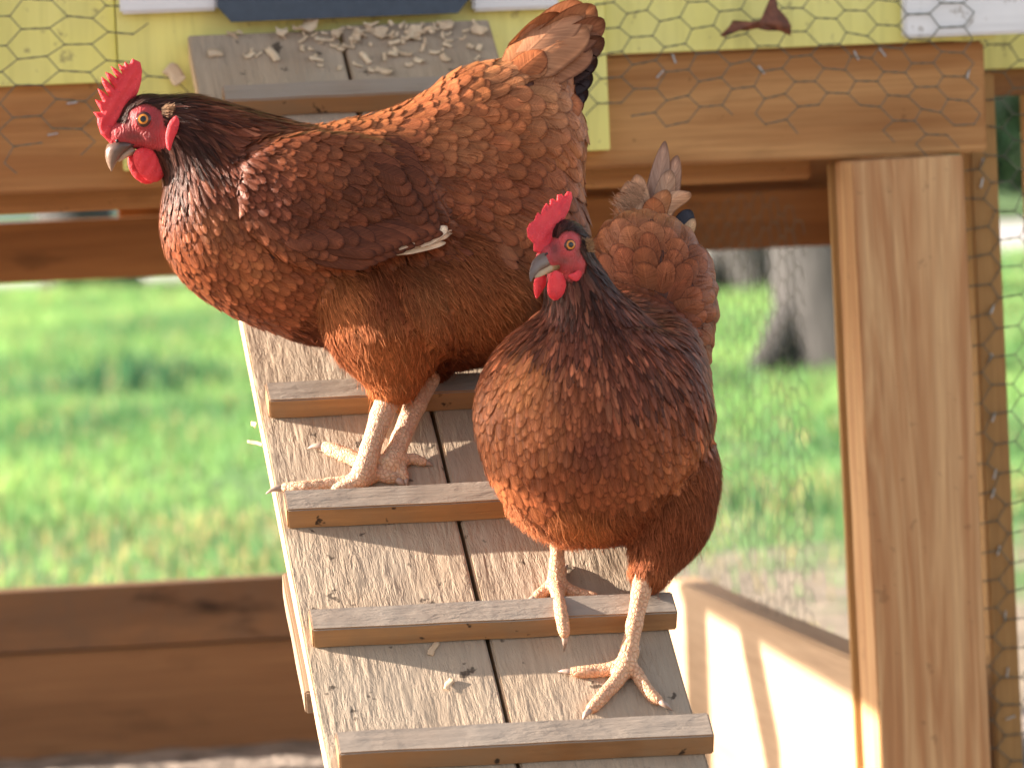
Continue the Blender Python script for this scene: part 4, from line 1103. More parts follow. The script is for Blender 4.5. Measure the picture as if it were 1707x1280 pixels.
def dress(field, V, frame, guides, bare, plume, down, seed=0, wsym=None, lfac=1.0):
    """cover the body with feathers. guides: (pos3, dir3, L, W, pt, colour, kind, h1, weightradius)"""
    N = field.grad(V, 5.0)
    G = np.array([g[0] for g in guides], float); GD = np.array([g[1] for g in guides], float); GD /= np.linalg.norm(GD, axis=1, keepdims=True)
    gp = np.array([[g[2], g[3], g[4], g[7]] for g in guides], float); gc = np.array([g[5] for g in guides], float); gk = np.array([g[6] == 'fluff' for g in guides], float)
    out = []
    def interp(P):
        d2 = ((P[:, None] - G[None]) ** 2).sum(2); w_ = 1 / (d2 + 400.0) ** 1.9; w_ /= w_.sum(1, keepdims=True)
        D = w_ @ GD; par = w_ @ gp; c = w_ @ gc; k = w_ @ gk
        return D, par, c, k
    D, par, c, k = interp(V)
    fm = ~bare
    idx = np.where(fm)[0]
    rad = par[idx, 1] * 0.52 * np.where(k[idx] > 0.5, 1.15, 1.0)
    kp = idx[poisson(V[idx], rad)]
    P = V[kp]; D_, pr, cc, kk = D[kp], par[kp], c[kp], k[kp]; n = len(kp)
    D_ = D_ + rng.normal(size=(n, 3)) * 0.06 * np.linalg.norm(D_, axis=1, keepdims=True)
    cc = cc * (1 + 0.11 * rng.normal(size=(n, 1))).clip(0.6, 1.5) * (1 + 0.018 * rng.normal(size=(n, 3)))
    st = (pr[:, 2:3] > 0.42) & (kk[:, None] < 0.5)
    cc = np.where(st, cc * np.exp(0.42 * rng.normal(size=(n, 1))) + (rng.random((n, 1)) < 0.16) * cc.mean(1, keepdims=True) * np.array([[1.6, .6, .3]]), cc)
    cc = cc.clip(0.003, 0.9)
    f = kk < 0.5
    j = (0.82 + 0.42 * rng.random(n))
    plume.feathers(P[f], D_[f], N[kp][f], pr[f, 0] * j[f], pr[f, 1] * (0.82 + 0.42 * rng.random(f.sum())), (pr[f, 2] + 0.22 * rng.random(f.sum())), cc[f], field, 0.5, pr[f, 3] * (0.45 + 0.65 * rng.random(f.sum())), 0.07 + 0.10 * rng.random(f.sum()), 0.0)
    g = ~f
    if g.any():
        down.feathers(P[g], D_[g], N[kp][g], pr[g, 0] * j[g] * 1.1, pr[g, 1] * 1.7, 0.4, cc[g], field, 0.5, pr[g, 3] * 0.7, 0.2)
    # loose filaments over the fluff, a few everywhere
    fl = np.where(fm & (k > 0.42))[0]
    if len(fl):
        ns = int(len(fl) * 0.55); s_ = rng.choice(fl, ns)
        # lock directions vary smoothly in clumps
        ph = V[s_]; cl_ = np.stack([np.sin(ph[:, 1] * 0.11 + ph[:, 0] * 0.05), np.sin(ph[:, 0] * 0.09 + 1.3 + ph[:, 2] * .05), np.sin(ph[:, 2] * 0.1 + ph[:, 1] * 0.07)], 1) * 0.22
        DD = D[s_] / np.linalg.norm(D[s_], axis=1, keepdims=True) + cl_ + rng.normal(size=(ns, 3)) * 0.09
        tone = (0.8 + 0.7 * rng.random((ns, 1)) ** 2)
        down.strands(V[s_], DD, N[s_], par[s_, 0] * (0.4 + 0.6 * rng.random(ns)), 0.9 + 1.0 * rng.random(ns), (c[s_] * tone).clip(0, 0.9), field, 2.0, 5.5)
        ns = int(len(fl) * 0.035); s_ = rng.choice(fl, ns)      # fly-away wisps
        DD = D[s_] / np.linalg.norm(D[s_], axis=1, keepdims=True) + rng.normal(size=(ns, 3)) * 0.25
        down.strands(V[s_], DD, N[s_], par[s_, 0] * (0.35 + 0.4 * rng.random(ns)), 1.0, (c[s_] * 1.3).clip(0, 0.9), None, 2.0, 15.0, wav=0.15)
    ot = np.where(fm & (k <= 0.42))[0]
    ns = int(len(ot) * 0.06); s_ = rng.choice(ot, ns)
    DD = D[s_] / np.linalg.norm(D[s_], axis=1, keepdims=True) + rng.normal(size=(ns, 3)) * 0.12
    down.strands(V[s_], DD, N[s_], par[s_, 0] * (0.3 + 0.4 * rng.random(ns)), 0.8, (c[s_] * (0.7 + 0.9 * rng.random((ns, 1)))).clip(0, 0.9), field, 3.5, 1.5)
    return N
def orient(f, V, Q):
    s_ = slice(0, len(Q), max(1, len(Q) // 2000)); q = Q[s_]
    n = np.cross(V[q[:, 1]] - V[q[:, 0]], V[q[:, 2]] - V[q[:, 0]]); g = f.grad(V[q[:, 0]])
    return Q if (n * g).sum(1).mean() > 0 else Q[:, ::-1]
def to_px(V):
    k = 1 + V[:, 2] / FPX
    return np.stack([CX + (V[:, 0] - CX) / k, CY + (V[:, 1] - CY) / k], 1)
def leg(fr, f, top, rt, mids, ball, rb, toes, parent):
    """shank + foot; mids: list of (point, r); toes: list of [(px,py,r),...] with last = claw tip"""
    b = fr.on_ramp(ball[0], ball[1], rb * fr.s * 0.95)
    chain = [(np.array(top), rt)]
    for (t, off, r) in mids: chain.append((chain[0][0] * (1 - t) + b * t + np.array(off), r))
    chain.append((b, rb))
    for (p, r0), (q, r1) in zip(chain, chain[1:]): f.cap(p, q, r0, r1, 6)
    claws = []
    for toe in toes:
        prev, pr = b, rb * 0.8
        for (x, y, r, h) in toe[:-2]:
            q = fr.on_ramp(x, y, r * fr.s + h)
            f.cap(prev, q, pr, r, 5); 
            # knuckle pads
            f.ell((prev + q) / 2 + np.array([0, 2.0, 0]), (r * 0.95,) * 3, k=8)
            prev, pr = q, r
        (x1, y1, r1, h1), (x2, y2, r2, h2) = toe[-2:]
        a = prev; m_ = fr.on_ramp(x1, y1, r1 * fr.s + h1); c = fr.on_ramp(x2, y2, h2 + 0.0006)
        back = a + (a - m_) * 0.05
        claws.append(([back, m_, m_ * 0.5 + c * 0.5 + np.array([0, -1.0, 0]), c], [pr * 0.72, r1 * 0.82, r1 * 0.5, 0.6]))
    return claws
def body_mesh(fr, f, Fbody, facepoly, facew, cols, parent, V=None, blobs=()):
    V, Q = f.mesh(); Q = orient(f, V, Q)
    px = to_px(V)
    core = Field(f.lo, f.lo + (f.n - 1) * f.cell, f.cell); core.F = Fbody
    legm = core.sample(V) > 2.5
    face = (poly_sdf(px, facepoly) < 0) & facew(V)
    C = np.tile(np.array([*cols['under'], 0.0]), (len(V), 1))
    d = poly_sdf(px, facepoly); fr_ = np.clip(0.5 - d / 7, 0, 1)[:, None] * facew(V)[:, None]
    C[:, :3] = C[:, :3] * (1 - fr_) + np.array(cols['face']) * fr_
    for (bx, by, rx, ry, bc, bs) in blobs:       # darker and paler patches of the bare face
        q = np.exp(-(((px[:, 0] - bx) / rx) ** 2 + ((px[:, 1] - by) / ry) ** 2) * 1.2)[:, None] * bs * fr_
        C[:, :3] = C[:, :3] * (1 - q) + np.array(bc) * q
    C[legm] = np.array([*cols['leg'], 1.0])
    o = npobj('body', parent, fr.world(V), Q, mats=[SKM], col=C)
    return V, legm | face, core
def feather_rows(pl, fr, rows_, core=None, N=(-0.25, -0.3, -1.0), curl=0.12, cup=0.25):
    for row in rows_:
        (x0, y0, w0_, x1, y1, w1_, wd, pt, col) = row[:9]; bend = row[9] if len(row) > 9 else 0.0
        P = fr.F(x0, y0, w0_); Q_ = fr.F(x1, y1, w1_); D = Q_ - P; L = np.linalg.norm(D)
        n = np.array(N, float) if not callable(N) else N(P)
        n = n - D * (n @ D) / L ** 2; n /= np.linalg.norm(n)
        tr_ = np.array([0, .12, .25, .38, .5, .62, .72, .81, .88, .935, .97, .99, 1.0])
        pl.feathers([P], [D], [n], L, wd, pt, [col], None, 0, 0, cup, curl, rows=tr_)
        if bend:                                  # sweep the shaft sideways in a curve
            B = np.cross(D / L, n); pl.V[-1] = pl.V[-1] + B[None] * np.repeat(bend * L * np.sin(tr_ * math.pi), 5)[:, None]

# ---------------------------------------------------------------- large hen, side on
def hen_one():
    fr = Frame(3.115, lambda x: (x - 620) * 0.20)
    F = fr.F; Y = -11.3
    foot = fr.world(fr.on_ramp(610, 805, 0.0))
    root = empty('hen', Vector(foot), 'large rust brown hen standing side on across the ramp with its head at the left', 'hen', 'brown hens on the ramp')
    lo = (120, -20, -235); hi = (1030, 850, 215)
    f = Field(lo, hi, 3.2)
    E = lambda x, y, w_, r, rot=0, k=26, **kk: f.ell(F(x, y, w_), r, (rot, Y, 0), k, **kk)
    E(612, 362, 0, (190, 163, 98)); E(740, 345, 0, (165, 185, 98), k=40); E(865, 240, 0, (112, 126, 78), k=40); E(872, 392, 0, (108, 130, 82), k=40)
    E(432, 388, 0, (150, 133, 92), k=40); E(520, 440, 0, (185, 128, 92), 18, k=40)
    E(372, 262, 0, (92, 84, 72), 30, k=35); E(452, 262, 0, (92, 62, 62), 8, k=35); E(368, 355, 0, (92, 118, 80), k=35); E(312, 226, 0, (70, 66, 52), 25, k=30)
    E(246, 204, 0, (45, 45, 33), k=22); E(208, 226, 0, (27, 22, 19), 15, k=14)
    E(760, 520, 0, (118, 92, 78), k=35); E(805, 195, 0, (95, 86, 58), -25, k=40)
    f.cap(F(885, 160), F(930, 95), 56, 30, 30)
    E(650, 525, -62, (110, 98, 50), 25, k=9); f.cap(F(645, 565, -50), F(655, 640, -48), 74, 27, 20)
    E(782, 478, -62, (98, 92, 46), 25, k=7)
    f.cap(F(735, 560, 42), F(722, 618, 38), 52, 24, 20)
    E(560, 320, -80, (165, 95, 34), 8, k=25); E(560, 320, 80, (165, 95, 34), 8, k=25)
    wing = [(398, 335), (402, 300), (420, 262), (462, 236), (520, 222), (590, 224), (640, 238), (682, 262), (714, 300), (737, 345), (748, 376), (728, 398), (700, 414), (640, 430), (590, 442), (520, 447), (478, 436), (442, 408), (412, 385)]
    TW = lambda X, Y: 2 + 19 * np.clip((Y - 225) / 110 + (X - 420) / 500, 0, 1) * np.clip((X - 395) / 110, 0, 1)
    f.ledge(wing, TW, wmax=-15 + 60); f.ledge(wing, TW, wmin=70)
    f.ledge([(560, 455), (535, 500), (540, 555), (565, 610), (610, 655), (650, 676), (690, 660), (722, 610), (738, 550), (720, 480), (640, 440)], lambda X, Y: 11 * np.clip((Y - 455) / 60, 0, 1), wmax=0, k=8)
    f.ledge([(655, 470), (700, 415), (800, 400), (900, 420), (915, 500), (880, 570), (800, 602), (745, 588), (700, 548)], lambda X, Y: 12 * np.clip((Y - 430) / 60, 0, 1), wmax=20, k=8)
    # eye socket and cheek
    f.ell(F(239.6, 199.4, -30), (17, 16, 6), (0, -8, 0), 5); f.ell(F(239.6, 199.4, -38), (9.5, 9.5, 6), k=3, add=False)
    f.ell(F(255, 228, -22), (22, 17, 12), (10, 0, 0), 8)
    Fb = f.F.copy()
    T1 = [[(588, 803, 12, 0), (548, 807, 10.5, .001), (508, 813, 11, .001), (476, 813, 9, .001), (460, 814, 6, .002), (443, 823, 0, .003)],
          [(580, 813, 12, .001), (562, 818, 11, .002), (556, 819, 7, .001), (553, 826, 0, .0)],
          [(632, 791, 10, 0), (657, 797, 9, 0), (668, 803, 7, 0), (675, 812, 0, 0)]]
    T2 = [[(606, 772, 11, 0), (584, 761, 11.5, 0), (562, 752, 11, 0), (543, 745, 9.5, 0), (528, 743, 6.5, .002), (512, 748, 0, .001)],
          [(668, 782, 9.5, 0), (674, 796, 8, 0), (677, 802, 6, 0), (678, 812, 0, 0)],
          [(690, 764, 8, 0), (706, 770, 7, 0), (712, 772, 5, 0), (722, 777, 0, 0)]]
    cl = leg(fr, f, F(657, 640, -46), 23, [(0.35, (-2, 0, 0), 19), (0.7, (-1, 0, 0), 16.5), (0.9, (1, 0, 0), 18)], (601, 797), 19, T1, root)
    cl += leg(fr, f, F(722, 612, 36), 22, [(0.4, (-2, 0, 0), 18.5), (0.75, (0, 0, 0), 16), (0.92, (2, 0, 0), 17)], (650, 772), 18, T2, root)
    face = [(208, 208), (213, 188), (224, 178), (240, 175), (258, 179), (270, 188), (273, 203), (276, 214), (281, 243), (268, 250), (229, 250), (180, 250), (165, 228), (190, 205)]
    V, bare, core = body_mesh(fr, f, Fb, face, lambda V: V[:, 0] < 330, dict(under=(0.10, 0.03, 0.015), face=(0.42, 0.042, 0.048), leg=(0.70, 0.47, 0.31)), root, blobs=[(225, 228, 24, 9, (0.16, .045, .04), .8), (214, 205, 8, 16, (.05, .02, .018), .8), (262, 205, 10, 22, (.20, .04, .04), .7), (240, 199, 20, 19, (.36, .05, .055), .6), (250, 232, 20, 8, (.24, .035, .04), .6)])
    for pts, rr in cl: cone_part('claw', fr, root, pts, rr, claw_m)
    # guides
    g = []
    def G(x, y, dx, dy, L, Wd, pt, col, kind='f', h1=5.0, w_=70):
        for s_ in (-1, 1): g.append((F(x, y, s_ * w_), (dx, dy, 0.2 * dx), L, Wd, pt, col, kind, h1))
    G(222, 172, 1, -.3, 16, 5, .8, DRK, h1=1.5, w_=15); G(211, 193, .3, -1, 9, 4, .8, DRK, h1=1, w_=20); G(262, 158, 1, .05, 34, 7, .8, DRK, h1=2.5, w_=20); G(290, 200, 1, .5, 40, 8, .8, DRK, h1=3, w_=40)
    G(330, 172, 1, .12, 66, 9, .8, MAH, h1=5, w_=30); G(400, 190, 1, .14, 80, 11, .8, MAH, h1=6, w_=40); G(450, 205, 1, .1, 70, 14, .7, RUFD, h1=5, w_=50)
    G(285, 250, .25, 1, 44, 9, .7, DRK, w_=45, h1=4); G(285, 290, .15, 1, 44, 10, .6, DRK, w_=50, h1=4); G(320, 235, .6, .8, 55, 10, .7, DRK, w_=55, h1=5)
    G(290, 325, .2, 1, 40, 12, .45, MAH, w_=60); G(340, 280, .5, .85, 48, 12, .5, MAH, w_=65); G(390, 250, .9, .45, 55, 13, .5, MAH, w_=65)
    G(300, 380, .3, 1, 38, 17, .2, RUF, w_=60); G(350, 360, .45, .9, 38, 16, .25, (0.24, .08, .032), w_=75); G(405, 300, .7, .6, 36, 16, .2, RUFD, w_=75)
    G(345, 450, .6, .8, 38, 20, .1, RUF, w_=75); G(400, 440, .6, .75, 36, 20, .1, RUFL, w_=85); G(400, 510, .85, .5, 40, 22, .1, RUF, w_=60)
    G(450, 540, 1, .3, 44, 22, .3, RUF, w_=40); G(480, 490, .9, .35, 40, 22, .1, RUF, w_=85)
    G(430, 240, 1, .35, 32, 20, .1, RUF, w_=70); G(500, 210, 1, .08, 34, 22, .08, RUFL, w_=50); G(590, 210, 1, -.06, 36, 24, .08, RUFL, w_=50)
    G(440, 330, .75, .6, 30, 22, .05, RUFD, w_=100, h1=4); G(500, 270, .9, .35, 32, 25, .05, RUF, w_=105, h1=4); G(500, 360, .85, .45, 34, 27, .05, (0.095, .028, .013), w_=110, h1=4.5)
    G(580, 310, .9, .35, 40, 31, .05, (0.10, .030, .014), w_=115, h1=5); G(570, 400, .98, .15, 48, 28, .08, RUFD, w_=110, h1=5); G(660, 350, .9, .35, 54, 34, .1, (0.08, .024, .012), w_=105, h1=6)
    G(660, 260, .95, .3, 44, 32, .05, RUF, w_=90, h1=5); G(720, 400, .95, .1, 60, 30, .2, RUFD, w_=80, h1=6)
    G(690, 195, .95, -.3, 42, 26, .1, RUFL, w_=60, h1=5); G(760, 150, .9, -.42, 44, 27, .1, RUFL, w_=50, h1=5); G(820, 125, .85, -.5, 50, 32, .1, TAN, w_=40, h1=6)
    G(750, 240, .93, .15, 46, 30, .1, (.32, .115, .047), w_=80, h1=6); G(820, 210, .95, -.1, 52, 34, .1, RUFL, w_=70, h1=7); G(880, 180, .9, .1, 60, 42, .1, TAN, w_=55, h1=8)
    G(760, 310, .9, .4, 50, 32, .1, RUF, w_=90, h1=6); G(840, 300, .9, .35, 62, 38, .15, RUF, w_=80, h1=8); G(930, 240, .6, .6, 62, 44, .1, RUFL, w_=45, h1=9)
    G(940, 330, .5, .75, 60, 42, .1, RUF, w_=45, h1=9); G(850, 390, .8, .45, 60, 40, .25, (0.24, .08, .034), w_=80, h1=7); G(950, 430, .3, .9, 60, 38, .3, RUF, w_=50, h1=8)
    G(770, 430, .6, .75, 62, 20, .8, (0.30, .10, .038), 'fluff', 6, 110); G(720, 500, .25, .95, 62, 20, .8, (0.42, .165, .062), 'fluff', 6, 110); G(830, 500, .6, .8, 60, 20, .8, ORNG, 'fluff', 6, 80)
    G(570, 500, .35, .9, 50, 20, .8, ORNG, 'fluff', 6, 90); G(640, 480, .25, .95, 56, 20, .8, RUF, 'fluff', 6, 110); G(640, 580, .12, 1, 54, 18, .8, ORNG, 'fluff', 6, 100); G(570, 570, .3, 1, 46, 17, .8, RUFL, 'fluff', 6, 80)
    G(655, 640, .05, 1, 36, 14, .8, ORNG, 'fluff', 5, 60); G(520, 575, 1, .2, 40, 16, .8, RUFD, 'fluff', 6, 40); G(760, 590, .3, 1, 50, 18, .8, RUFD, 'fluff', 6, 30)
    pl, dn = Plume(), Plume()
    dress(core, V, fr, g, bare, pl, dn)
    # tail
    rows_ = []
    for k, (x0, y0, x1, y1, wd, c) in enumerate([(838, 130, 930, 20, 74, TAN), (848, 120, 962, 0, 78, (0.46, .22, .12)), (862, 122, 984, 6, 72, (0.36, .165, .085)), (876, 130, 999, 28, 60, (0.24, .10, .055)), (890, 140, 1000, 60, 52, (0.12, .05, .03)), (902, 150, 990, 92, 48, (0.045, .022, .018)), (910, 160, 984, 122, 46, (0.03, .018, .018)), (916, 168, 978, 150, 44, (0.03, .018, .02))]):
        for s_ in (-1, 1): rows_.append((x0, y0, s_ * (34 - 3 * k), x1 + 2 * s_, y1, s_ * (10 - k), wd, 0.05, c))
    for (x0, y0, x1, y1, wd, c) in [(846, 136, 905, 80, 58, RUFL), (866, 146, 946, 118, 66, TAN), (896, 172, 974, 168, 66, RUFL), (870, 160, 930, 146, 56, TAN), (905, 196, 978, 215, 64, RUFL)]:
        rows_.append((x0, y0, -52, x1, y1, -44, wd, 0.05, c)); rows_.append((x0, y0, 52, x1, y1, 44, wd, 0.05, c))
    for s_ in (-1, 1): rows_ += [(852, 134, s_ * 50, 974, 26, s_ * 20, 84, 0.02, (.44, .20, .10)), (866, 142, s_ * 54, 984, 66, s_ * 22, 72, 0.02, (.33, .14, .07))]
    near = [r for r in rows_ if r[2] < 0]; far = [r for r in rows_ if r[2] >= 0]
    tl_ = Plume(); feather_rows(tl_, fr, near, N=(-0.35, -0.35, -1)); feather_rows(tl_, fr, far, N=(-0.35, -0.35, 1))
    tl_.build('tail', root, fr, FEM)
    # flight feathers along the lower edge of the wing and the pale broken ones
    def surf(x, y):
        """near surface of the bird under a photo pixel"""
        ws = np.arange(-230.0, 0.0, 2.0); P = np.array([F(x, y, w_, True) for w_ in ws]); d = core.sample(P)
        k = int(np.argmax(d < 1.0)); return ws[k] if d[k] < 1.0 else -60.0
    wp = Plume()
    def onwing(x0, y0, x1, y1, wd, pt, col, lift=5.0, over=8.0):
        a = F(x0, y0, surf(x0, y0) - 2, True); b = F(x1, y1, min(surf(x0, y0), surf(x0 * .5 + x1 * .5, y0 * .5 + y1 * .5)) - lift, True)
        D = b - a; L = np.linalg.norm(D); n = np.array([-.05, -.12, -1.0]); n = n - D * (n @ D) / L ** 2; n /= np.linalg.norm(n)
        c = np.array(col) * rnd.uniform(.8, 1.25)
        wp.feathers([a], [D], [n], L, wd, pt, [c], None, 0, 0, .16, .05, rows=np.array([0, .12, .25, .38, .5, .62, .72, .81, .88, .935, .97, .99, 1.0]))
    DW = (.115, .034, .016); DW2 = (.15, .045, .02)
    # long flight feathers lying along the lower edge, each tip past the last
    for k in range(9): onwing(505 + 18 * k, 424 - 4.2 * k, 615 + 15.5 * k, 445 - 7.0 * k, 26, .3, DW, 5 + k * .3)
    for k in range(8): onwing(520 + 18 * k, 404 - 5 * k, 628 + 14.5 * k, 424 - 5.5 * k, 30, .15, DW, 7)
    # coverts folding over the front and lower rim
    for k in range(9): onwing(416 + 15 * k, 352 + 9.0 * k - (k > 5) * (k - 5) * 5, 452 + 16 * k, 392 + 7.2 * k - (k > 5) * (k - 5) * 5, 27, .08, DW2, 5)
    for k in range(7): onwing(470 + 26 * k, 392 - 2 * k, 522 + 26 * k, 412 - 2.5 * k, 32, .05, DW, 8)
    # rear rim of the wing against the saddle
    for k in range(9): onwing(640 + 9 * k - k * k * .3, 236 + 15 * k, 690 + 8 * k - k * k * .35, 262 + 15.5 * k, 34, .06, DW, 7)
    for k in range(7): onwing(612 + 10 * k, 262 + 16 * k, 668 + 9 * k, 288 + 16 * k, 36, .05, DW, 8)
    wp.build('flight_feathers', root, fr, FEM)
    pale = Plume()
    feather_rows(pale, fr, [(655, 424, -142, 744, 404, -140, 13, .1, (0.78, .6, .42)), (668, 414, -144, 750, 391, -142, 14, .0, (0.72, .52, .35)), (700, 410, -146, 746, 378, -144, 20, .0, (0.80, .62, .44)), (665, 416, -148, 712, 392, -146, 9, .5, (0.75, .56, .4))], N=(0, -0.2, -1), curl=0.02, cup=0.1)
    for _ in range(60):
        x = rnd.uniform(690, 740); pale.strands([F(x, 400 - (x - 690) * .2, -126)], np.array([[1, rnd.uniform(-.8, .1), 0]]), np.array([[0, 0, -1.0]]), 16, 1.4, np.array([[0.8, .62, .45]]), None, 0, 2)
    o = pale.build('broken_feather', root, fr, FEM); o['label'] = 'pale cream broken wing feathers with bare quills'
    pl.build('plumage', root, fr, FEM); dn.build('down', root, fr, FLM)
    # head furniture
    comb = [(187, 243), (168, 224), (162, 205), (162, 197), (155, 187), (169, 187), (163, 176), (158, 166), (171, 169), (166, 158), (162, 147), (172, 153), (182, 162), (176, 150), (170, 138), (169, 128), (178, 134), (192, 149), (184, 138), (178, 128), (175, 120), (184, 123), (196, 132), (189, 121), (184, 110), (193, 115), (204, 124), (200, 116), (197, 107), (206, 111), (208, 103), (215, 108), (221, 98), (234, 104), (237, 117), (236, 134), (231, 153), (224, 166), (211, 182), (207, 205), (207, 218), (197, 240)]
    cw0 = F(215, 190)[2]
    lobe('comb', fr, root, comb, cw0, 6.5, 9, (215, .2, 0, 0), 0.8, 0, ripple=1.0)
    lobe('wattle', fr, root, [(229, 246), (220, 261), (226, 280), (234, 293), (250, 305), (266, 303), (276, 290), (275, 266), (264, 247)], F(250, 270, -13)[2], 6, 16, (250, .2, 270, .1), 0.9, 1, ripple=.8, belly=-4)
    lobe('wattle', fr, root, [(214, 255), (212, 275), (222, 296), (240, 308), (256, 306), (262, 290), (255, 262), (235, 250)], F(240, 270, 10)[2], 6, 16, (250, .2, 270, -.1), 0.9, 1, ripple=.8)
    lobe('earlobe', fr, root, [(294, 191), (300, 202), (297, 218), (289, 234), (284, 254), (277, 246), (275, 226), (281, 204)], F(288, 220, -56)[2], 4.5, 8, (288, .1, 0, 0), 0.8, 1)
    ear = Plume(); 
    ear.strands(np.array([F(274 + rnd.uniform(-5, 8), 186 + rnd.uniform(-7, 7), -36) for _ in range(160)]), np.tile([1, -.25, 0], (160, 1)) + rng.normal(size=(160, 3)) * .3, np.tile([0, 0, -1.0], (160, 1)), 13, 1.6, np.tile([0.33, .2, .12], (160, 1)), None, 0, 6)
    ear.build('ear_tuft', root, fr, FLM)
    eyeball(fr, root, F(239.6, 199.4, -34), 9.8, (-0.12, -0.05, -1))
    # upper and lower mandible: half height across the beak in the picture, half width in depth
    wv = lambda a: (0.2 * a, 0, -a)
    s_ = [(F(209, 239), (20, 4, 0), wv(17)), (F(198, 245), (19.5, 3, 0), wv(16)), (F(191, 253.5), (15.5, 2, 0), wv(14)), (F(187, 263), (11.5, 1.5, 0), wv(11)), (F(185, 272), (7.5, 1.5, 0), wv(8)), (F(185, 280), (4, 1, 0), wv(4.5)), (F(186, 286), (.8, 0, 0), wv(.8))]
    beak_part('upper_beak', fr, root, [(np.array(a), b, c) for a, b, c in s_], (0.075, 0.04, 0.034), (0.28, 0.18, 0.13))
    s_ = [(F(222, 249), (8, 6, 0), wv(13)), (F(213, 255), (7, 4, 0), wv(10)), (F(205, 261), (5, 3, 0), wv(7)), (F(197, 269), (2, 1, 0), wv(2.5))]
    beak_part('lower_beak', fr, root, [(np.array(a), b, c) for a, b, c in s_], (0.30, 0.17, 0.12), (0.5, 0.34, 0.24))
    f2 = cone_part('nostril', fr, root, [F(196, 238, -15), F(194, 233, -15.5)], [2.4, 2.0], plain('nostril_dark', (0.02, 0.008, 0.008)))
hen_one()

